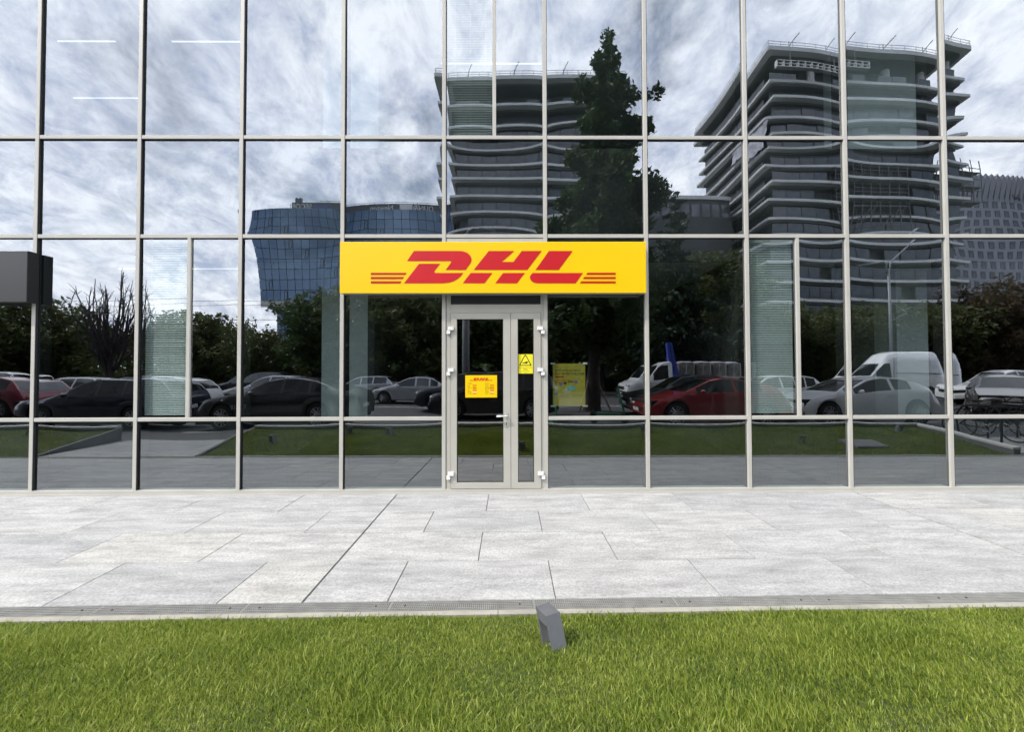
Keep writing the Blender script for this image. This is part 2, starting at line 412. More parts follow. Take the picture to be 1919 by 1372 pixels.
# paving slab material: every slab gets its own tone from its position in the world and its object
def paving_mat():
    m = bpy.data.materials.new('granite_paving'); m.use_nodes = True
    t = m.node_tree; n = t.nodes; lk = t.links.new
    p = n['Principled BSDF']; p.inputs['Roughness'].default_value = 0.75
    geo = n.new('ShaderNodeNewGeometry'); oi = n.new('ShaderNodeObjectInfo')
    mp1 = n.new('ShaderNodeMapping'); mp1.inputs['Scale'].default_value = (1.6, 7.0, 1.0); lk(geo.outputs['Position'], mp1.inputs[0])
    rl = n.new('ShaderNodeVectorMath'); rl.operation = 'ADD'
    cx = n.new('ShaderNodeCombineXYZ'); mm = n.new('ShaderNodeMath'); mm.operation = 'MULTIPLY'; mm.inputs[1].default_value = 40
    lk(oi.outputs['Random'], mm.inputs[0]); lk(mm.outputs[0], cx.inputs[2]); lk(mp1.outputs[0], rl.inputs[0]); lk(cx.outputs[0], rl.inputs[1])
    a = n.new('ShaderNodeTexNoise'); a.inputs['Scale'].default_value = 1.2; a.inputs['Detail'].default_value = 8; a.inputs['Roughness'].default_value = 0.68; lk(rl.outputs[0], a.inputs['Vector'])
    b = n.new('ShaderNodeTexNoise'); b.inputs['Scale'].default_value = 55; b.inputs['Detail'].default_value = 6; b.inputs['Roughness'].default_value = 0.75; lk(geo.outputs['Position'], b.inputs['Vector'])
    ra = n.new('ShaderNodeValToRGB'); lk(a.outputs['Fac'], ra.inputs[0])
    ra.color_ramp.elements[0].position = 0.30; ra.color_ramp.elements[0].color = (0.238, 0.240, 0.238, 1)
    ra.color_ramp.elements[1].position = 0.62; ra.color_ramp.elements[1].color = (0.405, 0.406, 0.400, 1)
    rb = n.new('ShaderNodeValToRGB'); lk(b.outputs['Fac'], rb.inputs[0])
    rb.color_ramp.elements[0].position = 0.33; rb.color_ramp.elements[0].color = (0.60, 0.60, 0.60, 1)
    rb.color_ramp.elements[1].position = 0.60; rb.color_ramp.elements[1].color = (1.06, 1.06, 1.05, 1)
    rr = n.new('ShaderNodeValToRGB'); lk(oi.outputs['Random'], rr.inputs[0])
    rr.color_ramp.elements[0].color = (0.87, 0.875, 0.885, 1); rr.color_ramp.elements[1].color = (1.03, 1.02, 1.0, 1)
    e = rr.color_ramp.elements.new(0.93); e.color = (1.0, 0.995, 0.985, 1)
    e = rr.color_ramp.elements.new(0.97); e.color = (1.02, 1.005, 0.955, 1)
    x1 = n.new('ShaderNodeMix'); x1.data_type = 'RGBA'; x1.blend_type = 'MULTIPLY'; x1.inputs['Factor'].default_value = 1
    x2 = n.new('ShaderNodeMix'); x2.data_type = 'RGBA'; x2.blend_type = 'MULTIPLY'; x2.inputs['Factor'].default_value = 1
    lk(ra.outputs[0], x1.inputs['A']); lk(rb.outputs[0], x1.inputs['B']); lk(x1.outputs['Result'], x2.inputs['A']); lk(rr.outputs[0], x2.inputs['B'])
    lk(x2.outputs['Result'], p.inputs['Base Color'])
    bp = n.new('ShaderNodeBump'); bp.inputs['Strength'].default_value = 0.35; bp.inputs['Distance'].default_value = 0.004
    lk(b.outputs['Fac'], bp.inputs['Height']); lk(bp.outputs[0], p.inputs['Normal'])
    return m
M['paving'] = paving_mat()
def grass_mat():
    m = bpy.data.materials.new('grass_blades'); m.use_nodes = True
    t = m.node_tree; n = t.nodes; lk = t.links.new
    p = n['Principled BSDF']; p.inputs['Roughness'].default_value = 0.5
    p.inputs['Specular IOR Level'].default_value = 0.3
    geo = n.new('ShaderNodeNewGeometry')
    a = n.new('ShaderNodeTexNoise'); a.inputs['Scale'].default_value = 2.2; a.inputs['Detail'].default_value = 5; lk(geo.outputs['Position'], a.inputs['Vector'])
    mth = n.new('ShaderNodeMath'); mth.operation = 'MULTIPLY_ADD'; mth.inputs[1].default_value = 0.66; lk(geo.outputs['Random Per Island'], mth.inputs[0])
    m2 = n.new('ShaderNodeMath'); m2.operation = 'MULTIPLY'; m2.inputs[1].default_value = 0.50; lk(a.outputs['Fac'], m2.inputs[0]); lk(m2.outputs[0], mth.inputs[2])
    r = n.new('ShaderNodeValToRGB'); lk(mth.outputs[0], r.inputs[0])
    e = r.color_ramp.elements
    e[0].position = 0.22; e[0].color = (0.055, 0.090, 0.014, 1)
    e[1].position = 0.90; e[1].color = (0.35, 0.38, 0.085, 1)
    k = e.new(0.45); k.color = (0.140, 0.208, 0.019, 1)
    k = e.new(0.68); k.color = (0.235, 0.302, 0.042, 1)
    lk(r.outputs[0], p.inputs['Base Color'])
    tl = n.new('ShaderNodeBsdfTranslucent'); lk(r.outputs[0], tl.inputs['Color'])
    mi = n.new('ShaderNodeMixShader'); mi.inputs[0].default_value = 0.38
    lk(p.outputs[0], mi.inputs[1]); lk(tl.outputs[0], mi.inputs[2]); lk(mi.outputs[0], n['Material Output'].inputs[0])
    return m
M['grass'] = grass_mat()

# ------------------------------------------------------------------ ground
SL = 0.0185                                         # pavement falls towards the drain
def pz(y): return SL*(y+0.03)
def drain_y(x): return -2.452 + 0.0140*x            # the drain runs slightly askew to the facade
g = MB(); g.add([(-700, -700, -0.32), (700, -700, -0.32), (700, 700, -0.32), (-700, 700, -0.32)], [(0, 1, 2, 3)])
struct(g.build('ground', M['ground'], fix=False))
g = MB().box(-90, 110, -23.0, -4.62, -0.30, 0.0)
struct(g.build('road', M['asphalt']))
g = MB().box(-140, 160, -62, -23.02, -0.30, 0.12)
struct(g.build('verge', M['soil']))
rd = bpy.data.objects['road']
for x0, x1, y0, y1 in ((-9.2, -4.0, -6.22, -6.12), (-3.6, 1.4, -7.8, -7.7), (-9.5, -1.5, -13.2, -13.08), (3.5, 9.0, -6.15, -6.05), (-24, -11, -11.6, -11.5), (0, 16, -13.2, -13.08)):
    MB().box(x0, x1, y0, y1, -0.01, 0.004).build('road_marking', M['paint'], rd)
struct(MB().box(-90, 110, -23.15, -22.9, -0.2, 0.15).build('kerb', M['concrete']))

# pavement with its slabs
g = MB()
g.hexa([(-16, -2.50, -0.30), (16, -2.50, -0.30), (16, 0.02, -0.30), (-16, 0.02, -0.30),
        (-16, -2.50, pz(-2.5)-0.012), (16, -2.50, pz(-2.5)-0.012), (16, 0.02, pz(0)-0.012), (-16, 0.02, pz(0)-0.012)])
pav = struct(g.build('pavement', M['slab_base']))
rng = random.Random(7)
rows = [-0.075, -0.680, -1.286, -1.891]
def slab(parent, x0, x1, ya0, ya1, yb0, yb1, zf, name='slab'):
    # far edge y = ya0 (at x0) .. ya1 (at x1); near edge yb0 .. yb1; bevelled top, real joints
    e = 0.0030; dz = rng.uniform(-0.0008, 0.0008); c = 0.002
    P = [(x0+e, yb0+e), (x1-e, yb1+e), (x1-e, ya1-e), (x0+e, ya0-e)]
    T = [(x0+e+c, yb0+e+c), (x1-e-c, yb1+e+c), (x1-e-c, ya1-e-c), (x0+e+c, ya0-e-c)]
    m = MB()
    vs = [(x, y, zf(x, y)-0.03) for x, y in P] + [(x, y, zf(x, y)-0.003+dz) for x, y in P] + [(x, y, zf(x, y)+dz) for x, y in T]
    m.add(vs, [(0, 3, 2, 1), (8, 9, 10, 11)] + [(i, (i+1) % 4, (i+1) % 4+4, i+4) for i in range(4)] + [(i+4, (i+1) % 4+4, (i+1) % 4+8, i+8) for i in range(4)])
    return m.build(name, M['paving'], parent, fix=False)
zp = lambda x, y: pz(y)
ex = [-1.47+6.0*k for k in range(-3, 4)]            # movement joints every five slabs
for r, ya in enumerate(rows):
    for s in range(len(ex)-1):
        a, b = ex[s], ex[s+1]
        cuts = [a+1.2*k for k in range(6)] if r % 2 == 0 else [a] + [a+0.6+1.2*k for k in range(5)] + [b]
        for x0, x1 in zip(cuts[:-1], cuts[1:]):
            x0j = x0 + (0.005 if abs(x0-a) < 1e-6 else 0); x1j = x1 - (0.005 if abs(x1-b) < 1e-6 else 0)
            if r < 3: slab(pav, x0j, x1j, ya, ya, rows[r+1], rows[r+1], zp)
            else: slab(pav, x0j, x1j, ya, ya, drain_y(x0j)-0.03, drain_y(x1j)-0.03, zp)
for s in range(len(ex)-1):                          # narrow cut row against the facade
    for k in range(5):
        slab(pav, ex[s]+1.2*k, ex[s]+1.2*k+1.2, -0.038, -0.038, rows[0], rows[0], zp, 'edge_slab')

# slot drain with mesh grates and its concrete edge
dr = thing('drain_channel', 'long galvanised drain channel with mesh grates along the lawn edge', 'drain')
ROT = math.atan(0.0140)
m = MB()
for x0 in range(-14, 14):
    x1 = x0+1
    m.add([(x0, drain_y(x0)-0.03, pz(-2.49)-0.05), (x1, drain_y(x1)-0.03, pz(-2.49)-0.05), (x1, drain_y(x1)-0.155, pz(-2.6)-0.05), (x0, drain_y(x0)-0.155, pz(-2.6)-0.05)], [(0, 3, 2, 1)])
m.build('channel', M['hollow'], dr, fix=False)
g = MB(); LG, WG = 0.997, 0.112
for i in range(71):
    x = -LG/2 + 0.006 + i*(LG-0.012)/70
    g.box(x-0.0017, x+0.0017, -WG/2, WG/2, -0.012, 0.0)
for j in range(6):
    y = -WG/2 + 0.003 + j*(WG-0.006)/5
    g.box(-LG/2, LG/2, y-0.0024, y+0.0024, -0.012, 0.0006)
for sx in (-1, 1):
    g.box(sx*LG/2-0.0018, sx*LG/2+0.0012, -WG/2, WG/2, -0.012, 0.0009)
gm = g.mesh('grate', M['grate'])
sb = MB().lathe([(-0.003, 0.007), (0.003, 0.007)], 'z', 8).mesh('bolt', M['hollow'])
for k in range(-14, 14):
    xc = 0.17+k+0.5
    o = obj('grate', gm, dr, (xc, drain_y(xc)-0.092, pz(-2.55)+0.0005), (0, 0, ROT))
    for sx in (-0.4, 0.4):
        obj('bolt', sb, o, (sx, 0, 0.001))
def lz0(x): return pz(drain_y(x)-0.26)
kb = MB()
edg = thing('kerb_edging', 'thin pale concrete edging strip between drain grate and grass', 'kerb')
xs = [-9.38+0.93*k for k in range(22)]
for x0, x1 in zip(xs[:-1], xs[1:]):
    x0 += 0.002; x1 -= 0.002
    t = -0.155; u_ = -0.212
    MB().hexa([(x0, drain_y(x0)+u_, -0.25), (x1, drain_y(x1)+u_, -0.25), (x1, drain_y(x1)+t, -0.25), (x0, drain_y(x0)+t, -0.25),
               (x0, drain_y(x0)+u_, pz(-2.6)+0.004), (x1, drain_y(x1)+u_, pz(-2.6)+0.004), (x1, drain_y(x1)+t, pz(-2.6)+0.002), (x0, drain_y(x0)+t, pz(-2.6)+0.002)]).build('edging_stone', M['concrete'], edg)
# path between the two planters and paving beyond the right one
def zpath(x, y): return pz(-2.65) + (0.0-pz(-2.65))*min(1, max(0, (-2.65-y)/1.9))
for nm, xa, xb in (('path', -9.36, -6.26), ('forecourt', 10.2, 17.4)):
    g = MB().hexa([(xa, -4.62, -0.28), (xb, -4.62, -0.28), (xb, -2.55, -0.28), (xa, -2.55, -0.28), (xa, -4.62, -0.014), (xb, -4.62, -0.014), (xb, -2.55, pz(-2.65)-0.014), (xa, -2.55, pz(-2.65)-0.014)])
    p_ = struct(g.build(nm, M['slab_base']))
    for r in range(3):
        y0 = -2.70-0.63*r; y1 = max(-4.6, y0-0.63)
        n = int(round((xb-xa)/1.03))
        off = 0.5*(r % 2)
        cuts = [xa] + [xa+(k+off)*(xb-xa)/n for k in range(0 if off else 1, n)] + [xb]
        for a, b in zip(cuts[:-1], cuts[1:]):
            slab(p_, a, b, y0, y0, y1, y1, zpath)

# ------------------------------------------------------------------ lawns: raised planters with stone walls and real blades
YB = -4.50
def lawn_z(x, y):
    t = np.clip((drain_y(x)-0.213-y)/((drain_y(x)-0.213)-YB), 0, 1)
    und = 0.010*np.sin(x*2.1+1.3*y)+0.008*np.sin(x*0.9-y*3.1+1.0)+0.006*np.sin(5.3*x+2.2*y)
    return pz(-2.7) - 0.012 + 0.345*(0.82*t+0.18*t*t) + und*np.minimum(1, t*6)
def lawn(xa, xb, label, blades):
    lab, n_far, n_near = label, blades[0], blades[1]
    nx = int((xb-xa)/0.15)+1; ny = 18
    X, T = np.meshgrid(np.linspace(xa, xb, nx), np.linspace(0, 1, ny))
    Y = (drain_y(X)-0.2135)*(1-T) + (YB-0.01)*T
    Z = lawn_z(X, Y)
    V = np.stack([X, Y, Z], -1).reshape(-1, 3)
    idx = np.arange(nx*ny).reshape(ny, nx)
    Q = np.stack([idx[:-1, :-1], idx[1:, :-1], idx[1:, 1:], idx[:-1, 1:]], -1).reshape(-1, 4)
    o = obj('lawn', np_mesh('lawn', V, Q, M['soil'], True)); struct(o, lab)
    rs = np.random.RandomState(int(abs(xa)*10)+3)
    def scatter(n, x0, x1, y0f, y1, hs, ws):
        bx = rs.uniform(x0, x1, n); t = rs.uniform(0, 1, n)
        by = (drain_y(bx)-0.205)*(1-t*1.0)+y1*t if y0f else rs.uniform(y1, drain_y(x0)-0.3, n)
        bz = lawn_z(bx, by)-0.006
        cl = 0.5+0.5*np.sin(bx*3.3+np.sin(by*4.1)*1.7)*np.sin(by*5.1+bx*1.3)
        tuft = sum(np.exp(-(((bx-a)/0.22)**2+((by-b)/0.14)**2)) for a, b in ((-2.9, -2.95), (-2.6, -3.0), (-0.62, -3.55), (-0.5, -3.62), (1.9, -3.0), (2.15, -3.05), (3.4, -3.4), (-3.2, -3.5), (1.1, -3.72)))
        h = hs*rs.uniform(0.55, 1.25, n)*(0.75+0.55*cl+0.75*np.minimum(1, tuft)); w = ws*rs.uniform(0.7, 1.3, n)
        az = rs.uniform(0, 2*np.pi, n); lean = rs.uniform(0.15, 1.0, n)
        ang = rs.uniform(0, 2*np.pi, n)*0.75 + 0.25*(0.8+np.sin(bx*1.7+by*2.3))
        lx, ly = np.cos(ang)*lean*h, np.sin(ang)*lean*h
        wx, wy = np.cos(az)*w, np.sin(az)*w
        hz = h*np.sqrt(np.maximum(0.15, 1-0.6*lean**2))
        p0 = np.stack([bx-wx, by-wy, bz], -1); p1 = np.stack([bx+wx, by+wy, bz], -1)
        p2 = np.stack([bx-wx*.8+lx*.40, by-wy*.8+ly*.40, bz+hz*.62], -1); p3 = np.stack([bx+wx*.8+lx*.40, by+wy*.8+ly*.40, bz+hz*.62], -1)
        p4 = np.stack([bx+lx, by+ly, bz+hz], -1)
        V = np.stack([p0, p1, p2, p3, p4], 1).reshape(-1, 3)
        b = np.arange(n)[:, None]*5
        T = np.concatenate([b+np.array([[0, 1, 3]]), b+np.array([[0, 3, 2]]), b+np.array([[2, 3, 4]])], 0)
        return V, T
    Vs, Ts, off = [], [], 0
    jobs = []
    if n_far: jobs.append((n_far, xa+0.01, xb-0.01, True, YB+0.02, 0.038, 0.0028))
    if n_near: jobs.append((n_near, -4.3, 4.3, True, -4.02, 0.029, 0.0015))
    for j in jobs:
        V, T = scatter(*j); Vs.append(V); Ts.append(T+off); off += len(V)
    gg = obj('grass', np_mesh('grass', np.concatenate(Vs), np.concatenate(Ts), M['grass']))
    gg['kind'] = 'stuff'; gg['label'] = 'short mown green grass covering the ' + ('long lawn' if n_near else 'small lawn'); gg['category'] = 'grass'
    return o
lawn(-6.16, 9.92, 'sloping lawn between path and bicycle stands', (150000, 340000))
lawn(-19.0, -9.46, 'sloping lawn beyond the paved path', (45000, 0))
def wall_run(name, label, pts):                     # pts: list of (x, y, ztop) ; wall 0.14 thick with a paler cap of stones
    t = thing(name, label, 'wall')
    for (xa, ya, za), (xb, yb, zb) in zip(pts[:-1], pts[1:]):
        d = Vector((xb-xa, yb-ya)); ln = d.length; d.normalize(); nrm = Vector((-d.y, d.x))*0.07
        def q(f, z, s): return (xa+(xb-xa)*f+nrm.x*s, ya+(yb-ya)*f+nrm.y*s, z)
        n = max(1, int(round(ln/1.15)))
        MB().hexa([q(0, -0.28, -1), q(1, -0.28, -1), q(1, -0.28, 1), q(0, -0.28, 1), q(0, za-0.045, -1), q(1, zb-0.045, -1), q(1, zb-0.045, 1), q(0, za-0.045, 1)]).build('wall_body', M['dark_stone'], t)
        for k in range(n):
            f0, f1 = k/n+0.0015/ln, (k+1)/n-0.0015/ln
            z0, z1 = za+(zb-za)*f0, za+(zb-za)*f1
            MB().hexa([q(f0, z0-0.045, -1.15), q(f1, z1-0.045, -1.15), q(f1, z1-0.045, 1.15), q(f0, z0-0.045, 1.15), q(f0, z0, -1.15), q(f1, z1, -1.15), q(f1, z1, 1.15), q(f0, z0, 1.15)]).build('cap_stone', M['white_stone'], t)
    return t
ZB = 0.372
wall_run('planter_wall', 'low stone wall with pale cap behind the long lawn', [(-6.16, -4.57, ZB), (9.98, -4.57, ZB)])
wall_run('planter_wall', 'low sloping stone wall at the lawn end beside the bicycle stands', [(10.02, -4.62, ZB), (10.02, -2.56, 0.10)])
wall_run('planter_wall', 'low stone wall with pale cap behind the lawn beyond the paved path', [(-19.0, -4.57, ZB), (-9.46, -4.57, ZB)])
MB().hexa([(-9.46, -4.62, -0.28), (-9.40, -4.62, -0.28), (-9.40, -2.72, -0.28), (-9.46, -2.72, -0.28), (-9.46, -4.62, 0.33), (-9.40, -4.62, 0.33), (-9.40, -2.72, -0.03), (-9.46, -2.72, -0.03)]).build('end_stone', M['dark_stone'], bpy.data.objects['planter_wall.002'])
MB().hexa([(-6.22, -4.62, -0.28), (-6.16, -4.62, -0.28), (-6.16, -2.72, -0.28), (-6.22, -2.72, -0.28), (-6.22, -4.62, 0.33), (-6.16, -4.62, 0.33), (-6.16, -2.72, -0.03), (-6.22, -2.72, -0.03)]).build('end_stone', M['dark_stone'], bpy.data.objects['planter_wall'])

# ------------------------------------------------------------------ the glass office building
OB = thing('office_building', 'glass curtain wall office front with grey aluminium grid', 'building')
MX = lambda k: -0.865 + (k-5)*1.35
K0, K1 = -3, 14
ZS = [0.055, 0.983, 3.412, 4.745, 7.42, 8.75, 11.4]
hw = 0.025
for k in range(K0, K1+1):
    MB().cbox(MX(k)-hw, MX(k)+hw, -0.030, -0.002, ZS[0], ZS[-1], 0.0025).build('mullion', M['alu'], OB)
    MB().box(MX(k)-0.03, MX(k)+0.03, 0.014, 0.16, 0.0, ZS[-1]).build('mullion_box', M['black_strip'], OB)
    MB().box(MX(k)+hw+0.0005, MX(k)+hw+0.006, -0.0275, -0.004, ZS[0]+0.002, ZS[-1]).build('black_strip', M['black_strip'], OB)  # black strip along the right side of each mullion only
def hbar(x0, x1, z, y0=-0.027, h=0.024, name='transom', mt='alu', par=OB):
    c = 0.0022
    vs = []
    for x in (x0, x1):
        vs += [(x, -0.002, z-h), (x, y0+c, z-h), (x, y0, z-h+c), (x, y0, z+h-c), (x, y0+c, z+h), (x, -0.002, z+h)]
    return MB().add(vs, [tuple(range(6)), tuple(range(11, 5, -1))] + [(i, i+6, (i+1) % 6+6, (i+1) % 6) for i in range(6)]).build(name, M[mt], par)
BLIND_BAYS = {(2, 1): 0, (8, 1): 0, (5, 3): 0, (13, 3): 0, (-1, 3): 0}
for k in range(K0, K1):
    for z in ZS[1:]:
        if k == 5 and z == ZS[1]: continue
        hbar(MX(k)+hw+0.0065, MX(k+1)-hw-0.0008, z)
        MB().box(MX(k)+hw+0.007, MX(k+1)-hw-0.001, -0.0245, -0.004, z-0.031, z-0.0245).build('black_strip', M['black_strip'], OB)  # black strip along the underside of each transom
    MB().box(MX(k)+0.001, MX(k+1)-0.001, -0.036, 0.10, 0.012, ZS[0]).build('base_profile', M['alu'], OB)
    MB().box(MX(k)+0.001, MX(k+1)-0.001, -0.048, 0.10, -0.03, 0.011).build('base_plate', M['alu'], OB)
MB().box(MX(K0)-0.1, MX(K1)+0.1, -0.12, 0.6, ZS[-1]+0.03, ZS[-1]+0.7).build('parapet', M['alu'], OB)
prng = random.Random(21)
def pane(x0, x1, z0, z1, amp, m='pane', par=OB, name='pane', y=0.0):
    N = 14
    amp *= prng.uniform(0.75, 1.25)
    tx, tz = prng.gauss(0, 0.0009), prng.gauss(0, 0.0008)
    ph = prng.uniform(0, 6); wv = 0.00012
    cu, cv = prng.uniform(-0.12, 0.12), prng.uniform(-0.12, 0.12)
    vs = []
    for j in range(N+1):
        for i in range(N+1):
            # samples crowd towards the edges, where an insulating pane bends most
            u = math.sin((i/N-0.5)*math.pi); v = math.sin((j/N-0.5)*math.pi)
            a = (1-abs(u)**2.6)*(1-abs(v)**2.6)*(1+cu*u+cv*v)
            b = -amp*a + tx*u*(x1-x0)/2 + tz*v*(z1-z0)/2 + wv*math.sin(3.1*u+ph)*math.sin(2.7*v+2*ph)
            vs.append(((x0+x1)/2+u*(x1-x0)/2, y+b, (z0+z1)/2+v*(z1-z0)/2))
    fs = [(j*(N+1)+i, j*(N+1)+i+1, (j+1)*(N+1)+i+1, (j+1)*(N+1)+i) for j in range(N) for i in range(N)]
    me = MB().add(vs, fs).mesh('pane', M[m], True, fix=False)
    return obj(name, me, par)
AMPS = [0.0012, 0.0030, 0.0026, 0.0031, 0.0026, 0.0030]
for k in range(K0, K1):
    for r in range(6):
        z0, z1 = ZS[r]+(0.0 if r == 0 else 0.022), ZS[r+1]-0.022
        xa, xb = MX(k)+0.022, MX(k+1)-0.022
        if k == 5 and r <= 1: continue
        if (k, r) in BLIND_BAYS:
            xm = fac({2: 352, 8: 1497, 5: 926}.get(k, 0), {1: 600, 3: 120}[r])[0] if k in (2, 8, 5) else (xa+xb)/2
            MB().cbox(xm-0.024, xm+0.024, -0.026, -0.002, z0, z1, 0.0025).build('vent_mullion', M['alu'], OB)
            pane(xa, xm-0.02, z0, z1, AMPS[r]*0.5); pane(xm+0.02, xb, z0, z1, AMPS[r]*0.5)
            BLIND_BAYS[(k, r)] = (xa, xm, z0, z1)
        else:
            pane(xa, xb, z0, z1, AMPS[r])
# inside: floors, ceilings, columns, back wall
XA, XB = MX(K0)-0.2, MX(K1)+0.2
MB().box(XA, XB, 0.10, 5.6, -0.2, 0.0).build('inner_floor', M['floor_in'], OB)
MB().box(XA, XB, 0.20, 5.6, 3.2, 3.9).build('inner_ceiling', M['ceil_in'], OB)
MB().box(XA, XB, 0.165, 0.195, 3.12, 4.70).build('floor_edge', M['black_strip'], OB)
MB().box(XA, MX(5), 0.165, 0.19, 0.0, 0.95).build('kick_panel', M['kick'], OB); MB().box(MX(6), XB, 0.165, 0.19, 0.0, 0.95).build('kick_panel', M['kick'], OB)
MB().box(XA, XB, 0.20, 6.6, 6.95, 7.9).build('inner_ceiling', M['ceil_in'], OB)
MB().box(XA, XB, 0.16, 6.6, 10.6, 11.4).build('inner_ceiling', M['ceil_in'], OB)
MB().box(XA, XB, 5.6, 5.8, -0.2, 12.0).build('back_wall', M['wall_in'], OB)
for s in (XA-0.15, XB):
    MB().box(s, s+0.15, 0.0, 5.8, -0.2, 12.0).build('side_wall', M['wall_in'], OB)
MB().box(XA, XB, 0.16, 5.8, 11.4, 11.6).build('roof_slab', M['wall_in'], OB)
for xc, w, dd in ((-2.45, 0.86, 0.85), (6.0, 1.1, 1.0), (-10.2, 0.8, 0.9)):
    for z0, z1 in ((0.0, 3.2), (3.9, 6.95), (7.9, 10.6)):
        if xc == 6.0 and z0 == 0.0: continue
        MB().box(xc-w/2, xc+w/2, dd, dd+0.5, z0, z1).build('inner_column', M['column_in'], OB)
MB().box(6.16, 6.66, 1.0, 1.4, 0.0, 3.2).build('inner_column', M['column_in'], OB)
MB().box(6.65, 7.55, 2.4, 2.5, 0.0, 3.2).build('inner_board', M['board_in'], OB)
for xw in (-1.95, 3.18):
    MB().box(xw, xw+0.09, 0.20, 5.6, 0.0, 3.2).build('partition', M['wall_in'], OB)
for nm, x0, x1, z0 in (('upper_storeys', MX(K0)-0.1, MX(K1)+0.1, 12.12), ('side_wing', MX(K1)+0.36, 46.0, 0.0), ('side_wing', -48.0, MX(K0)-0.36, 0.0)):
    MB().box(x0, x1, 0.04, 22.0, z0, 22.0).build(nm, M['far_glass'], OB)
    for z in np.arange(max(z0, 3.4), 22, 3.8):
        MB().box(x0+0.05, x1-0.05, -0.01, 0.038, z-0.03, z+0.03).build('transom', M['alu'], OB)
    for x in np.arange(x0+0.1, x1, 1.35):
        MB().box(x-0.025, x+0.025, -0.014, 0.037, z0+0.05, 21.9).build('mullion', M['alu'], OB)
# door bay
door_fr = MB()
xl, xr = MX(5)+hw+0.001, MX(6)-hw-0.001
DF = -0.022
def dbox(mb, x0, x1, z0, z1, y0=DF, y1=0.03): mb.box(x0, x1, y0, y1, z0, z1)
for a, b, z0, z1 in ((xl, -0.775, 0.056, 2.62), (0.422, xr, 0.056, 2.62), (-0.774, 0.421, 2.383, 2.497)):
    dbox(MB_ := MB(), a, b, z0, z1); MB_.build('door_frame', M['alu_door'], OB)
MB().box(xl, xr, DF, 0.03, 2.622, 3.386).build('door_head_panel', M['alu'], OB)
MB().box(-0.774, 0.421, 0.004, 0.02, 2.498, 2.621).build('fanlight_pane', M['dark_panel'], OB)
def leaf(x0, x1, gx0, gx1, nm, lab):
    z0, z1, gz0, gz1 = 0.062, 2.379, 0.142, 2.300
    y0 = -0.034
    m = MB()
    o = [(x0, z0), (x1, z0), (x1, z1), (x0, z1)]; i = [(gx0, gz0), (gx1, gz0), (gx1, gz1), (gx0, gz1)]
    root = None
    for k in range(4):                              # four mitred rails with hairline joints
        a, b = o[k], o[(k+1) % 4]; c, d = i[(k+1) % 4], i[k]
        g_ = 0.0006
        quad = [a, b, c, d]
        cx = sum(q[0] for q in quad)/4; cz = sum(q[1] for q in quad)/4
        quad = [(q[0]+(cx-q[0])*g_*2, q[1]+(cz-q[1])*g_*2) for q in quad]
        mm = MB().prism(quad, y0, 0.022, 'y')
        if k == 0:
            root = mm.build('door_leaf', M['alu_door'], OB); root['label'] = lab
        else: mm.build('leaf_rail', M['alu_door'], root)
    e = 0.008
    gs = MB()
    for a, b, c, d in ((gx0, gx1, gz0, gz0+e), (gx0, gx1, gz1-e, gz1), (gx0, gx0+e, gz0+e, gz1-e), (gx1-e, gx1, gz0+e, gz1-e)):
        gs.box(a, b, -0.020, -0.012, c, d)
    gs.build('black_strip', M['black_strip'], root)  # rubber gasket around the door glass
    pane(gx0, gx1, gz0, gz1, 0.00015, 'door_pane', root, 'pane', -0.008)
    return root
dl = leaf(-0.771, 0.017, -0.693, -0.078, 'door_leaf', 'wide glazed door leaf with handle')
dn = leaf(0.022, 0.418, 0.113, 0.326, 'door_leaf', 'narrow glazed door leaf')
for lf, xh, s in ((dl, -0.775, -1), (dn, 0.421, 1)):
    for z in (2.15, 1.60, 0.235):
        h = MB()
        h.cbox(xh-(0.03 if s < 0 else 0.045), xh+(0.045 if s < 0 else 0.03), -0.062, -0.034, z+0.002, z+0.048, 0.006)
        h.cbox(xh-(0.05 if s < 0 else -0.002), xh+(-0.002 if s < 0 else 0.05), -0.058, -0.0225, z-0.048, z-0.002, 0.006)
        h.build('hinge', M['white_plastic'], lf)
hd = MB()
hx = -0.035
hd.tube([(hx, -0.034, 1.018), (hx, -0.075, 1.018)], 0.011, 10)
hd.tube([(hx+0.006, -0.077, 1.018), (hx-0.06, -0.080, 1.016), (hx-0.135, -0.080, 1.012)], [0.012, 0.011, 0.011], 10)
hd.build('handle', M['steel'], dl, True)
MB().cbox(hx-0.014, hx+0.014, -0.046, -0.034, 0.985, 1.055, 0.004).build('handle_plate', M['steel'], dl)
kp = MB().cbox(hx-0.013, hx+0.013, -0.043, -0.034, 0.875, 0.945, 0.004); kp.build('lock_plate', M['steel'], dl)
MB().cbox(hx-0.004, hx+0.004, -0.0445, -0.0425, 0.893, 0.925, 0.001).build('keyhole', M['black'], dl)

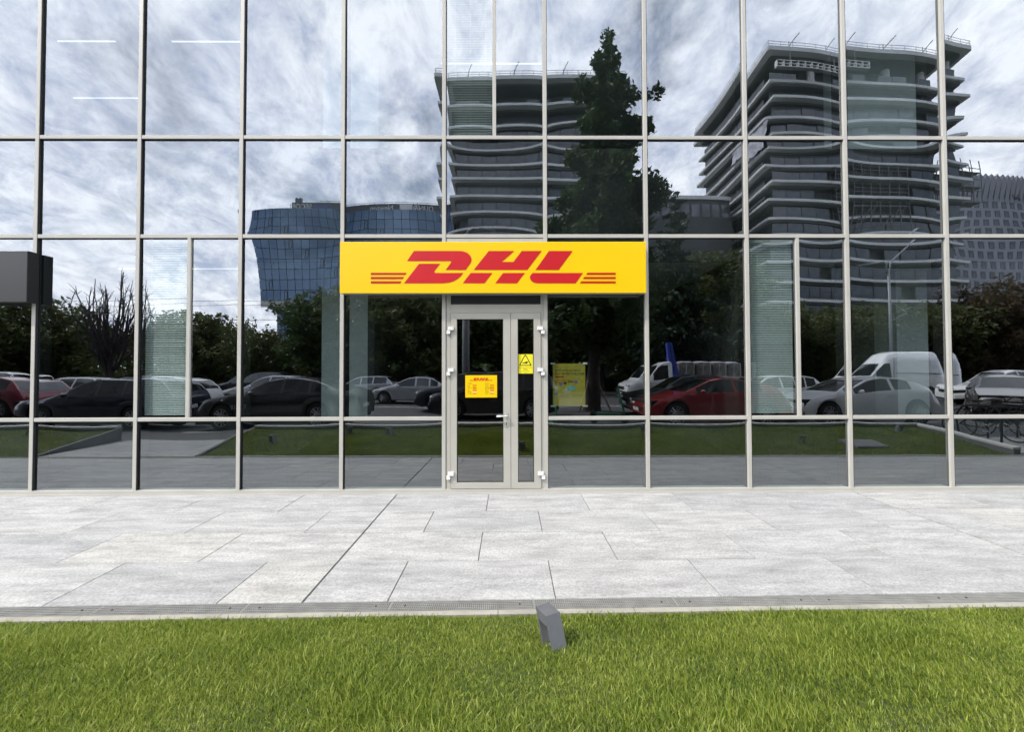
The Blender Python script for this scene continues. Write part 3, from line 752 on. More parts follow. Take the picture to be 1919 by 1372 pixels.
# ------------------------------------------------------------------ blinds and inside lamps
BL = {(2, 1): 'closed pale slatted blind in the narrow vent beside the bare tree reflection', (8, 1): 'pale slatted blind in the narrow vent right of the shop sign',
      (5, 3): 'pale slatted blind in the upper vent above the shop sign', (13, 3): 'pale slatted blind in an upper vent at the far right end', (-1, 3): 'pale slatted blind in an upper vent at the far left end'}
for key, (xa, xm, z0, z1) in BLIND_BAYS.items():
    t = thing('window_blind', BL[key], 'blind', (0, 0, 0))
    MB().box(xa+0.03, xm-0.03, 0.035, 0.065, z1-0.05, z1-0.01).build('headrail', M['blind'], t)
    s = MB(); n = int((z1-z0-0.08)/0.0235)
    r3 = random.Random(key[0])
    for i in range(n):
        z = z1-0.065-i*0.0235; a = R_(47+r3.uniform(-3, 3)); w = 0.0122
        dyv, dzv = math.cos(a)*w, math.sin(a)*w
        s.add([(xa+0.035, 0.05-dyv, z-dzv), (xm-0.035, 0.05-dyv, z-dzv+r3.uniform(-.0006, .0006)), (xm-0.035, 0.05, z+0.0012), (xa+0.035, 0.05, z+0.0012), (xm-0.035, 0.05+dyv, z+dzv), (xa+0.035, 0.05+dyv, z+dzv)],
              [(0, 1, 2, 3), (3, 2, 4, 5)])
    o = s.build('slats', M['blind'], t, fix=False); o['kind'] = 'stuff'
    c = MB()
    for xx in (xa+0.12, (xa+xm)/2, xm-0.12):
        c.tube([(xx, 0.034, z1-0.05), (xx, 0.034, z0+0.03)], 0.0012, 4)
    c.build('cords', M['blind'], t)
lamps = [(-7.35, -6.3, 1.05, 6.93, 'linear ceiling lamp upstairs at the far left'), (-5.4, -4.3, 1.05, 6.93, 'linear ceiling lamp upstairs behind the third upper pane'),
         (-8.4, -7.1, 2.4, 6.93, 'linear ceiling lamp deep in the upper left room'), (-1.15, 0.65, 1.5, 6.93, 'linear ceiling lamp upstairs above the shop sign'),
         (-5.9, -4.1, 0.75, 3.18, 'linear ceiling lamp downstairs beside the slatted blind')]
for x0, x1, y, z, lb in lamps:
    t = thing('ceiling_lamp', lb, 'ceiling lamp', (0, 0, 0), group='lit linear ceiling lamps indoors')
    MB().box(x0-0.02, x1+0.02, y-0.025, y+0.025, z, z+0.025).build('housing', M['white_plastic'], t)
    MB().box(x0, x1, y-0.012, y+0.012, z-0.006, z-0.0005).build('diffuser', M['led'], t)

# ------------------------------------------------------------------ shop sign with the courier logo
SY = -0.165
sg = thing('shop_sign', 'long yellow light box sign with red slanted logo above the door', 'sign')
a = fac(637, 453, SY); b = fac(1211.5, 549, SY)
SX0, SX1, SZ0, SZ1 = a[0], b[0], b[2], a[2]
MB().box(SX0+0.004, SX1-0.004, SY+0.012, -0.031, SZ0+0.004, SZ1-0.004).build('sign_case', M['sign_side'], sg)
def rounded_panel(x0, x1, z0, z1, y0, y1, c=0.004):
    m = MB()
    vs = [(x0, y1, z0), (x1, y1, z0), (x1, y1, z1), (x0, y1, z1), (x0, y0+c, z0), (x1, y0+c, z0), (x1, y0+c, z1), (x0, y0+c, z1),
          (x0+c, y0, z0+c), (x1-c, y0, z0+c), (x1-c, y0, z1-c), (x0+c, y0, z1-c)]
    return m.add(vs, [(0, 1, 2, 3), (8, 11, 10, 9)] + [(i, i+4, (i+1) % 4+4, (i+1) % 4) for i in range(4)] + [(i+4, i+8, (i+1) % 4+8, (i+1) % 4+4) for i in range(4)])
rounded_panel(SX0, SX1, SZ0, SZ1, SY, SY+0.011).build('sign_face', M['yellow'], sg)
LOGO = [('letter', [(455, 130), (680, 130), (696, 132), (712, 138), (725, 149), (733, 162), (735, 175), (731, 187), (722, 200), (706, 222), (609, 222), (635, 187), (636, 182), (630, 179), (422, 179)]),
        ('letter', [(480, 192), (582, 192), (556, 226), (554, 233), (560, 237), (694, 237), (684, 251), (668, 265), (648, 277), (625, 284), (598, 287), (407, 287)]),
        ('letter', [(818, 130), (942, 130), (882, 183), (938, 183), (978, 130), (1075, 130), (1005, 222), (745, 222)]),
        ('letter', [(730, 237), (835, 237), (798, 287), (692, 287)]), ('letter', [(887, 237), (993, 237), (955, 287), (850, 287)]),
        ('letter', [(1110, 130), (1225, 130), (1158, 222), (1045, 222)]),
        ('letter', [(1030, 237), (1275, 237), (1240, 287), (1054, 287), (1038, 284), (1025, 276), (1018, 264), (1019, 251)]),
        ('stripe', [(246, 236), (420, 236), (413, 246), (246, 246)]), ('stripe', [(246, 256), (407, 256), (400, 266.5), (246, 266.5)]), ('stripe', [(246, 277), (395, 277), (388, 288), (246, 288)]),
        ('stripe', [(1297, 235.5), (1434, 235.5), (1434, 246), (1290, 246)]), ('stripe', [(1282, 256), (1434, 256), (1434, 266), (1275, 266)]), ('stripe', [(1267, 277), (1434, 277), (1434, 287.5), (1260, 287.5)])]
def logo_pts(poly):
    out = []
    for x, y in poly:
        p = fac(600+x/2.5894, 420+y/2.5894, SY)
        out.append((p[0], p[2]))
    return out
for nm, poly in LOGO:
    MB().prism(logo_pts(poly), SY-0.0025, SY+0.001, 'y').build(nm, M['red'] if nm == 'letter' else M['darkred'], sg)
# anthracite sign box at the left, seen from the side
bb = thing('sign_box', 'plain anthracite box sign mounted on the facade at the left', 'sign')
p = fac(52, 470, -0.15); q = fac(52, 566, -0.15)
rounded_panel(p[0]-2.9, p[0], q[2], p[2], -0.15, -0.032, 0.006).build('box_shell', M['black_box'], bb)
MB().box(p[0]-2.6, p[0]-2.5, -0.032, -0.0305, q[2]+0.1, p[2]-0.1).build('wall_bracket', M['sign_side'], bb)

# ------------------------------------------------------------------ notices on the glass
def text_mesh(s, size, mtl, name, parent, M4, align='LEFT', extrude=0.0, space=1.0):
    cu = bpy.data.curves.new(name, 'FONT'); cu.body = s; cu.size = size; cu.align_x = align; cu.extrude = extrude; cu.space_character = space
    to = bpy.data.objects.new(name, cu); COL.objects.link(to)
    dg = bpy.context.evaluated_depsgraph_get()
    me = bpy.data.meshes.new_from_object(to.evaluated_get(dg))
    bpy.data.objects.remove(to); bpy.data.curves.remove(cu)
    me.materials.clear(); me.materials.append(mtl); me.name = name
    o = obj(name, me, parent); o.matrix_local = M4
    return o
def on_glass(x, z, y):                              # text frame facing the street (-y)
    return Matrix(((1, 0, 0, x), (0, 0, -1, y), (0, 1, 0, z), (0, 0, 0, 1)))
GY = -0.0095
nt_ = thing('opening_hours_notice', 'yellow opening hours notice stuck on the wide door leaf', 'notice')
p = fac(872, 703.5, GY); q = fac(931.5, 745, GY)
nx0, nx1, nz0, nz1 = p[0], q[0], q[2], p[2]
MB().box(nx0, nx1, GY-0.0015, GY, nz0, nz1).build('sheet', M['yellow'], nt_)
w_, h_ = nx1-nx0, nz1-nz0
lw = 0.30; s_ = lw/(1434-246)
for nm, poly in LOGO:
    MB().prism([(nx0+w_/2+(x-840)*s_, nz1-0.036-(y-130)*s_*0.95) for x, y in poly], GY-0.0022, GY-0.0012, 'y').build('logo_piece', M['red'], nt_)
for cx, days in ((nx0+0.032, ('Luni', 'Marti', 'Miercuri', 'Joi', 'Vineri', 'Sambata', 'Duminica')), (nx0+0.262, ('Monday', 'Tuesday', 'Wednesday', 'Thursday', 'Friday', 'Saturday', 'Sunday'))):
    text_mesh('Program', 0.018, M['black'], 'print_line', nt_, on_glass(cx, nz1-0.112, GY-0.0021))
    for i, d in enumerate(days):
        z = nz1-0.136-i*0.0185
        text_mesh(d, 0.015, M['black'], 'print_line', nt_, on_glass(cx, z, GY-0.0021))
        MB().box(cx+0.066, cx+0.118, GY-0.0021, GY-0.0012, z+0.001, z+0.009).build('hours_line', M['poster_white'] if i == 5 else M['darkred'], nt_)
wn_ = thing('warning_sticker', 'yellow triangular hand trap warning sticker on the narrow door leaf', 'sticker')
p = fac(970, 664, GY); q = fac(999, 700, GY)
sx0, sx1, sz0, sz1 = p[0], q[0], q[2], p[2]
MB().box(sx0, sx1, GY-0.0015, GY, sz0, sz1).build('sheet', M['warn_yellow'], wn_)
cx = (sx0+sx1)/2
def tri(r, zc, y0, y1, m_, nm):
    MB().prism([(cx-r*0.90, zc-r*0.60), (cx+r*0.90, zc-r*0.60), (cx+0.006, zc+r*0.98), (cx-0.006, zc+r*0.98)], y0, y1, 'y').build(nm, m_, wn_)
zc = sz1-0.096
tri(0.094, zc, GY-0.0022, GY-0.0012, M['black'], 'triangle_border')
tri(0.074, zc-0.002, GY-0.0029, GY-0.002, M['warn_yellow'], 'triangle_field')
MB().prism([(cx-0.045, zc-0.022), (cx-0.005, zc-0.026), (cx+0.020, zc-0.030), (cx+0.036, zc-0.010), (cx+0.030, zc+0.004), (cx+0.016, zc-0.004), (cx+0.008, zc+0.004), (cx, zc-0.010), (cx-0.045, zc-0.016)], GY-0.0036, GY-0.0028, 'y').build('hand_mark', M['black'], wn_)
MB().box(sx0+0.004, sx1-0.004, GY-0.0022, GY-0.0012, sz0+0.076, sz0+0.079).build('rule', M['black'], wn_)
for i, s in enumerate(('Atentie!', 'Pericol de', 'prindere a mainii', 'in usa')):
    text_mesh(s, 0.017, M['black'], 'print_line', wn_, on_glass(cx, sz0+0.058-i*0.0175, GY-0.0021), 'CENTER')
po = thing('poster', 'yellow promotional poster taped inside the pane right of the door', 'poster')
p = fac(1036, 681.5, 0.045); q = fac(1097, 761, 0.045)
px0, px1, pz0, pz1 = p[0], q[0], q[2], p[2]; PY = 0.045
MB().box(px0, px1, PY, PY+0.002, pz0, pz1).build('sheet', M['poster'], po)
pw, ph_ = px1-px0, pz1-pz0
for i, s in enumerate(('TRIMITE CELOR DRAGI', 'CAT MAI MULTA BUCURIE')):
    text_mesh(s, 0.036, M['black'], 'headline', po, on_glass(px0+0.028, pz1-0.105-i*0.044, PY-0.0012), space=0.92)
MB().box(px0+0.03, px0+0.15, PY-0.0012, PY, pz1-0.188, pz1-0.17).build('headline', M['darkred'], po)
text_mesh('DHL', 0.022, M['darkred'], 'logo_line', po, on_glass(px0+0.03, pz1-0.045, PY-0.0012))
for i in range(2):
    MB().box(px0+0.03, px0+0.24-0.05*i, PY-0.0012, PY, pz1-0.228-0.03*i, pz1-0.222-0.03*i).build('print_line', M['darkred'], po)
def blob(cx, cz, rx, rz, m_, nm, k=14):
    MB().prism([(cx+rx*math.cos(2*math.pi*i/k), cz+rz*math.sin(2*math.pi*i/k)) for i in range(k)], PY-0.0014, PY, 'y').build(nm, m_, po)
blob(px0+0.045, pz0+0.245, 0.022, 0.024, M['poster_white'], 'ball'); blob(px0+0.045, pz0+0.245, 0.008, 0.008, M['black'], 'ball_spot', 6)
blob(px0+0.105, pz0+0.295, 0.022, 0.022, M['poster_blue'], 'picture'); blob(px0+0.31, pz0+0.325, 0.024, 0.020, M['poster_blue'], 'picture')
blob(px0+0.245, pz0+0.24, 0.062, 0.035, M['poster_teal'], 'picture'); blob(px0+0.04, pz0+0.165, 0.03, 0.016, M['poster_blue'], 'picture')
MB().prism([(px0+0.14, pz0+0.33), (px0+0.15, pz0+0.33), (px0+0.16, pz0+0.305), (px0+0.175, pz0+0.33), (px0+0.185, pz0+0.33), (px0+0.18, pz0+0.29), (px0+0.15, pz0+0.29)], PY-0.0014, PY, 'y').build('picture', M['black'], po)
MB().box(px0+0.20, px0+0.28, PY-0.0014, PY, pz0+0.322, pz0+0.334).build('picture', M['black'], po)
for i in range(6):
    a0 = 3.5+0.22*i; cxp, czp = px0+0.25, pz0+0.24
    MB().tube([(cxp+0.06*math.cos(a0)*1.2, PY-0.0008, czp+0.04*math.sin(a0)), (cxp+0.11*math.cos(a0)*1.1, PY-0.0008, czp+0.09*math.sin(a0)), (cxp+0.14*math.cos(a0+0.1), PY-0.0008, czp+0.12*math.sin(a0+0.1))], 0.003, 4).build('ribbon', M['poster_white'], po)
for tx_, tz_ in ((px0, pz1), (px1, pz1), (px0, pz0), (px1, pz0)):
    MB().box(tx_-0.03, tx_+0.03, PY-0.003, PY-0.002, tz_-0.012, tz_+0.012).build('tape', M['poster_white'], po)

# ------------------------------------------------------------------ lawn spotlights
def spotlight(x, y, rz, tilt, label):
    t = thing('lawn_spotlight', label, 'garden lamp', (x, y, float(lawn_z(np.float64(x), np.float64(y)))-0.03), rz, 'lawn spotlights')
    # slanted frame: two uprights and a top, open in the middle
    w, d, h, th = 0.115, 0.095, 0.205, 0.030
    sh = tilt
    def pb(x0, x1, z0, z1):
        return [(x0-sh*z0/h, -d/2, z0), (x1-sh*z0/h, -d/2, z0), (x1-sh*z0/h, d/2, z0), (x0-sh*z0/h, d/2, z0), (x0-sh*z1/h, -d/2, z1), (x1-sh*z1/h, -d/2, z1), (x1-sh*z1/h, d/2, z1), (x0-sh*z1/h, d/2, z1)]
    MB().hexa(pb(w/2-0.012, w/2, 0, h)).build('front_plate', M['lamp_grey'], t)
    MB().hexa(pb(-w/2, -w/2+0.012, 0, h)).build('rear_plate', M['lamp_grey'], t)
    hh = MB().hexa(pb(-w/2+0.0125, w/2-0.0125, h-0.052, h-0.001)).build('lamp_head', M['lamp_grey'], t)
    MB().hexa(pb(-w/2+0.02, w/2-0.02, h-0.058, h-0.0525)).build('lens', M['lamp_glass'], hh)
    MB().hexa(pb(-w/2-0.01, w/2+0.01, -0.01, 0.028)).build('foot', M['concrete'], t)
    return t
spotlight(0.262, -3.075, R_(-62), 0.085, 'tilted anthracite lawn spotlight near the drain opposite the door')
for x, y, rz, lb in ((-8.2-2.9, -4.15, R_(150), 'anthracite lawn spotlight on the lawn beyond the path'), (-5.15, -3.55, R_(20), 'anthracite lawn spotlight near the lawn corner by the path'),
                     (-3.75, -4.1, R_(95), 'upright anthracite lawn spotlight near the wall left of the door'), (-2.75, -4.05, R_(35), 'anthracite lawn spotlight left of the door with lens facing the facade'),
                     (3.2, -4.15, R_(85), 'narrow looking anthracite lawn spotlight near the wall right of the poster'), (6.25, -3.35, R_(210), 'anthracite lawn spotlight halfway up the right lawn'),
                     (9.1, -4.1, R_(185), 'anthracite lawn spotlight near the sloping end wall')):
    spotlight(x, y, rz, 0.06, lb)
mc = thing('manhole_cover', 'flat concrete inspection cover sunk in the right lawn', 'cover', (7.55, -3.25, float(lawn_z(np.float64(7.55), np.float64(-3.25)))+0.025))
mc.rotation_euler = (R_(-11), 0, 0)
MB().box(-0.35, 0.35, -0.22, 0.22, -0.03, 0.02).build('cover_slab', M['dark_stone'], mc); MB().box(-0.3, 0.3, -0.18, 0.18, 0.02, 0.026).build('cover_inlay', M['dark_stone'], mc)
#@@PART2@@
# ------------------------------------------------------------------ street behind the camera: vehicles
def interp(x, keys):
    return np.interp(x, [k[0] for k in keys], [k[1] for k in keys])
def smooth_keys(keys, n=3):
    xs = np.linspace(keys[0][0], keys[-1][0], 160); ys = interp(xs, keys)
    for _ in range(n):
        ys[1:-1] = (ys[:-2]+2*ys[1:-1]+ys[2:])/4
    return list(zip(xs, ys))
BODY = {   # name: L, W, H, wheel x (front, rear), wheel radius, top profile, belt profile, windscreen x range, rear window range, side glass range, B pillars
 'sedan': (4.62, 1.80, 1.45, (0.90, 3.60), 0.32, [(0, .48), (.06, .64), (.25, .74), (1.25, .96), (2.05, 1.36), (2.5, 1.44), (3.0, 1.45), (3.45, 1.38), (4.05, 1.10), (4.5, 1.05), (4.62, .85)], [(0, .46), (.06, .6), (.3, .70), (1.2, .90), (3.9, .99), (4.5, .97), (4.62, .80)], (1.30, 2.05), (3.50, 4.05), (1.55, 3.75), (2.55, 3.30)),
 'fastback': (4.70, 1.84, 1.45, (0.92, 3.68), 0.34, [(0, .50), (.05, .66), (.25, .80), (1.25, 1.00), (2.05, 1.36), (2.55, 1.45), (3.0, 1.44), (3.6, 1.34), (4.3, 1.10), (4.6, 1.02), (4.70, .85)], [(0, .48), (.06, .62), (.3, .74), (1.2, .93), (4.2, 1.03), (4.6, .98), (4.70, .80)], (1.30, 2.05), (3.55, 4.30), (1.55, 3.95), (2.58, 3.42)),
 'wagon': (4.65, 1.78, 1.46, (0.88, 3.58), 0.32, [(0, .48), (.06, .64), (.25, .74), (1.2, .95), (1.95, 1.36), (2.4, 1.45), (3.6, 1.45), (4.15, 1.40), (4.5, 1.06), (4.65, .80)], [(0, .46), (.06, .6), (.3, .70), (1.15, .90), (4.2, .98), (4.5, .95), (4.65, .75)], (1.25, 1.95), (4.18, 4.48), (1.5, 4.20), (2.45, 3.30)),
 'hatch': (4.25, 1.79, 1.47, (0.86, 3.44), 0.32, [(0, .48), (.06, .66), (.25, .76), (1.10, .97), (1.85, 1.38), (2.35, 1.47), (3.2, 1.45), (3.72, 1.36), (4.10, 1.00), (4.25, .75)], [(0, .46), (.06, .62), (.3, .72), (1.05, .92), (3.8, 1.0), (4.1, .93), (4.25, .70)], (1.15, 1.85), (3.74, 4.08), (1.4, 3.70), (2.40, 3.15)),
 'coupe': (4.30, 1.81, 1.42, (0.88, 3.50), 0.33, [(0, .46), (.06, .63), (.25, .74), (1.15, .95), (2.0, 1.33), (2.5, 1.42), (3.1, 1.38), (3.75, 1.20), (4.12, 1.00), (4.30, .72)], [(0, .45), (.06, .6), (.3, .70), (1.1, .90), (3.3, 1.02), (4.0, .99), (4.30, .68)], (1.20, 2.0), (3.30, 4.0), (1.5, 3.35), (2.75,)),
 'suv': (4.40, 1.84, 1.66, (0.90, 3.52), 0.36, [(0, .55), (.05, .80), (.22, .92), (1.15, 1.08), (1.80, 1.55), (2.3, 1.65), (3.6, 1.64), (4.05, 1.56), (4.28, 1.10), (4.40, .85)], [(0, .52), (.05, .72), (.3, .85), (1.1, 1.02), (4.1, 1.10), (4.3, 1.02), (4.40, .75)], (1.18, 1.80), (4.06, 4.28), (1.4, 4.0), (2.35, 3.15)),
 'van': (5.55, 2.02, 2.66, (0.98, 4.35), 0.35, [(0, .62), (.06, .95), (.25, 1.05), (.80, 1.26), (1.55, 1.98), (2.15, 2.52), (2.6, 2.64), (5.2, 2.66), (5.42, 2.50), (5.55, 1.70)], [(0, .55), (.06, .8), (.3, .95), (.8, 1.18), (5.3, 1.32), (5.55, 1.25)], (.88, 1.55), (9, 9), (1.15, 2.05), (9,)),
 'cab': (2.15, 2.0, 2.14, (0.95, 9.9), 0.36, [(0, .62), (.06, .95), (.25, 1.05), (.72, 1.24), (1.35, 1.95), (1.65, 2.10), (2.08, 2.14), (2.15, 2.06)], [(0, .55), (.06, .8), (.3, .95), (.75, 1.16), (2.15, 1.24)], (.80, 1.35), (9, 9), (1.05, 1.92), (9,)),
}
_wheel = {}
def wheel_meshes(r):
    if r not in _wheel:
        w = 0.105
        ty = MB().lathe([(-w, r*0.66), (-w, r*0.93), (-w*0.75, r), (w*0.75, r), (w, r*0.93), (w, r*0.66)], 'y', 24).mesh('wheel', M['tyre'], True)
        rm = MB()
        rm.lathe([(w*0.99, r*0.67), (w*1.02, r*0.60), (w*0.80, r*0.58)], 'y', 24)
        rm.lathe([(w*0.7, r*0.17), (w*1.03, r*0.15)], 'y', 12)
        for k in range(5):
            a = 2*math.pi*k/5
            ca, sa = math.cos(a), math.sin(a)
            for off in (-0.045, 0.045):
                pa = [(0.10*r*ca-off*sa*0.5, w*0.98, 0.10*r*sa+off*ca*0.5), (0.63*r*ca-off*sa, w*0.96, 0.63*r*sa+off*ca)]
                rm.tube(pa, [0.028, 0.020], 5)
        _wheel[r] = (ty, rm.mesh('rim', M['rim'], False))
    return _wheel[r]
def make_body(kind, root, pm):
    Lc, Wc, Hc, wx, wr, top, belt, ws, rw, sg_, bp_ = BODY[kind]
    top = smooth_keys(top); belt_s = smooth_keys(belt)
    base = sorted(set([round(v, 3) for v in np.linspace(0, Lc, 44)] + [ws[0], ws[1]] + [v for v in rw if v < Lc] + [v for v in sg_] + [b+d for b in bp_ for d in (-.045, .045) if b < Lc]
                      + [round(c+wr*1.17*math.cos(a), 3) for c in wx if c < Lc for a in np.linspace(0, math.pi, 9)]))
    st = [s for s in base if 0 <= s <= Lc]
    st = [s for i, s in enumerate(st) if i == 0 or s-st[i-1] > 0.006]
    gz = {'van': 1.98, 'cab': 1.92}.get(kind, 9)
    rings = []
    for x in st:
        tf = x/Lc
        wd = Wc/2*(1-0.16*max(0, 1-x/0.55)**2.2-0.10*max(0, 1-(Lc-x)/0.5)**2.2 if kind != 'cab' else 1-0.12*max(0, 1-x/0.5)**2)
        zt, zb = float(interp(x, top)), float(interp(x, belt_s))
        zb = min(zb, zt-0.02)
        sill = 0.23 + 0.10*max(0, 1-x/0.3) + 0.08*max(0, 1-(Lc-x)/0.3)
        for c in wx:
            if abs(x-c) < wr*1.17:
                sill = max(sill, wr + math.sqrt(max(0, (wr*1.17)**2-(x-c)**2)))
        sill = min(sill, zb-0.06)
        k = zt-zb
        slope = 0.20 if kind in ('van', 'cab') else 0.40
        xr = wd-0.055-slope*max(0, k)*(1 if k > 0.12 else 0.6)-0.05*min(1, k/0.15)
        zg = min(zb+0.84*k, gz); 
        fg = (zg-zb)/max(k, 1e-3)
        xg = (wd-0.045)+(xr-(wd-0.045))*min(1, fg/0.93)
        if kind == 'van': xg = (wd-0.045)-(0.16*max(0, zg-zb))
        pts = [(wd-0.03, sill), (wd, max(sill+0.02, sill+(zb-sill)*0.45)), (wd-0.012, max(sill+0.035, zb-0.07)), (wd-0.045, zb),
               (xg, zg), (xr, zb+0.93*k), (xr*0.90, zb+0.965*k), (xr*0.5, zb+0.993*k), (0, zt)]
        rings.append([(x, y, z) for y, z in pts] + [(x, -y, z) for y, z in pts[-2::-1]])
    n = 17
    V = [p for r in rings for p in r]
    body, glass = [], []
    for i in range(len(st)-1):
        xm = (st[i]+st[i+1])/2
        inb = any(abs(xm-b) < 0.045 for b in bp_)
        for j in range(n-1):
            jj = j if j < 8 else 15-j
            f = (i*n+j, i*n+j+1, (i+1)*n+j+1, (i+1)*n+j)
            isg = False
            if jj == 3 and sg_[0] < xm < sg_[1] and not inb: isg = True
            if jj in (6, 7) and (ws[0] < xm < ws[1] or rw[0] < xm < rw[1]): isg = True
            (glass if isg else body).append(f)
    body += [tuple(range(n)), tuple((len(st)-1)*n+k for k in range(n-1, -1, -1))]
    def sub(fs, nm, m_, par, smooth):
        ids = sorted({v for f in fs for v in f}); mp_ = {v: i for i, v in enumerate(ids)}
        return MB().add([V[i] for i in ids], [tuple(mp_[v] for v in f) for f in fs]).build(nm, m_, par, smooth)
    b = sub(body, 'body', pm, root, True)
    md = b.modifiers.new('edge', 'EDGE_SPLIT'); md.split_angle = R_(38)
    sub(glass, 'window', M['car_glass'], root, True)
    zc = {'suv': 0.30}.get(kind, 0.24)
    MB().box(0.12, Lc-0.12, -Wc/2+0.09, Wc/2-0.09, zc-0.04, 0.75 if kind != 'cab' else 0.8).build('underbody', M['under'], root)
    return top, belt_s
def add_wheel(root, x, y, r):
    ty, rm = wheel_meshes(r)
    w = obj('wheel', ty, root, (x, y, r), (0, 0, 0 if y > 0 else math.pi))
    obj('rim', rm, w)
def make_car(kind, pm, label, xf, ynear, facing=-1, name='parked_car', group='cars parked or driving behind the lawn'):
    """front end at world x = xf, side towards the facade at y = ynear; facing -1: nose towards -x, +1: nose towards +x"""
    Lc, Wc, Hc, wx, wr = BODY[kind][:5]
    yc = ynear - Wc/2
    root = thing(name, label, 'van' if kind == 'van' else 'car', (xf, yc, 0.0), 0 if facing < 0 else math.pi, group)
    top, belt = make_body(kind, root, pm)
    for x in wx:
        for s in (-1, 1):
            add_wheel(root, x, s*(Wc/2-0.115), wr)
    zf = float(interp(0.2, top))
    for s in (-1, 1):
        MB().ell((0.20, s*(Wc/2-0.30), zf-0.115), (0.17, 0.20, 0.075), 10, 6).build('headlight', M['lens'], root, True)
        zr = float(interp(Lc-0.1, belt))
        MB().ell((Lc-0.13, s*(Wc/2-0.24), zr-0.10), (0.12, 0.17, 0.085), 10, 6).build('tail_light', M['tail'], root, True)
        xm = BODY[kind][9][0]+0.12
        zm = float(interp(xm, belt))
        MB().ell((xm, s*(Wc/2+0.07), zm+0.05), (0.07, 0.10, 0.065), 10, 6).build('mirror', pm if kind != 'van' else M['under'], root, True)
        dh = MB(); xs_ = [BODY[kind][10][0]-0.1] + ([BODY[kind][10][1]-0.05] if len(BODY[kind][10]) > 1 else []) if BODY[kind][10][0] < Lc else [2.0]
        for xx in xs_:
            dh.box(xx-0.11, xx+0.09, s*(Wc/2-0.004)-0.012, s*(Wc/2-0.004)+0.018*s+0.006, float(interp(xx, belt))-0.15, float(interp(xx, belt))-0.12)
        dh.build('door_handle', pm if kind != 'van' else M['under'], root)
    MB().box(-0.015, 0.12, -0.50, 0.50, zf-0.30, zf-0.17).build('grille', M['under'], root)
    MB().box(-0.03, 0.05, -0.26, 0.26, 0.40, 0.51).build('number_plate', M['plate'], root)
    MB().box(Lc-0.05, Lc+0.015, -0.26, 0.26, 0.55, 0.66).build('number_plate', M['plate'], root)
    return root
CARS = [
 ('wagon', 'navy', 'dark navy estate car parked past the path gap', -14.45, -6.45, -1),
 ('fastback', 'black', 'glossy black fastback parked behind the path gap', -9.20, -6.40, -1),
 ('suv', 'black', 'black sport utility car parked opposite the door', -2.75, -8.30, -1),
 ('suv', 'dark', 'dark sport utility car peeking out behind the black one', -3.85, -10.9, -1),
 ('coupe', 'red', 'dark red hatchback coupe parked right of the poster', 4.02, -6.45, -1),
 ('coupe', 'white', 'white coupe parked in front of the white van', 8.60, -6.55, -1),
 ('hatch', 'dark', 'small dark car half hidden behind the red coupe', 4.35, -9.0, -1),
 ('wagon', 'silver', 'silver estate car in the far lane behind the fastback', -11.75, -19.4, -1),
 ('sedan', 'silver', 'silver saloon parked left of the door', -7.20, -14.9, -1),
 ('suv', 'dark', 'dark sport utility car at the far kerb under trees', -18.3, -19.7, -1),
 ('hatch', 'silver', 'silver hatchback just behind the black fastback', -13.3, -12.9, -1),
 ('hatch', 'white', 'white hatchback between the red and white coupes', 8.45, -10.6, -1),
 ('suv', 'white', 'white crossover standing behind the white van', 20.9, -12.6, -1),
 ('wagon', 'silver', 'silver estate car at the left end of the second row', -22.6, -12.6, -1),
 ('suv', 'white', 'white sport utility car at the left end of the far row', -30.6, -16.6, -1),
 ('hatch', 'maroon', 'maroon hatchback left of the navy estate car', -20.3, -8.2, -1),
 ('hatch', 'white', 'white hatchback behind the navy estate car', -15.75, -9.6, -1),
 ('sedan', 'grey', 'grey saloon in the far lane under the trees', -26.0, -19.8, -1),
]
for kind, pc, lb, xf, yn, fc in CARS:
    make_car(kind, CP[pc], lb, xf, yn, fc)
# bronze car nosing towards the facade beside the bicycles
dc = make_car('hatch', CP['bronze'], 'bronze hatchback nosing towards the bicycle stands', 15.9, -7.6, -1)
dc.rotation_euler = (0, 0, R_(-46)); dc.location = (16.2, -7.5, 0)
MB().prism([(-0.10, 0.06), (0.10, 0.06), (0.03, -0.05), (-0.03, -0.05)], -0.02, -0.016, 'x').build('badge', M['chrome'], dc, loc=(-0.005, 0, 0.70))
vn = make_car('van', CP['white'], 'white high roof panel van behind the white coupe', 17.65, -15.5, -1, 'delivery_van')
MB().box(2.25, 5.2, 1.0, 1.018, 1.42, 1.46).build('side_rail', M['under'], vn)
MB().box(2.15, 2.16, 0.985, 1.012, 0.55, 2.3).build('door_seam', M['under'], vn)
# number letters on the black fastback's side
fb = [o for o in bpy.data.objects if o.get('label') == 'glossy black fastback parked behind the path gap'][0]
text_mesh('CLUJ', 0.15, M['plate'], 'door_lettering', fb, Matrix(((-1, 0, 0, 1.55), (0, 0, 1, 0.935), (0, 1, 0, 0.58), (0, 0, 0, 1))), extrude=0.004)
# flatbed truck with crane and wrapped pallets
tk = thing('flatbed_truck', 'white flatbed truck with blue crane arm and wrapped pallets', 'truck', (5.85, -15.6, 0.0))
make_body('cab', tk, CP['white'])
for x in (0.95, 4.55):
    for s in (-1, 1):
        add_wheel(tk, x, s*0.86, 0.36)
for s in (-1, 1):
    MB().ell((0.20, s*0.72, 0.93), (0.15, 0.2, 0.11), 10, 6).build('headlight', M['lens'], tk, True)
    MB().box(1.02, 1.14, s*1.12-0.09, s*1.12+0.09, 1.22, 1.52).build('mirror', M['under'], tk)
MB().box(-0.02, 0.1, -0.45, 0.45, 0.72, 0.86).build('grille', M['under'], tk)
MB().box(-0.03, 0.14, -0.95, 0.95, 0.38, 0.62).build('bumper', M['under'], tk)
MB().box(-0.05, -0.03, -0.26, 0.26, 0.44, 0.55).build('number_plate', M['plate'], tk)
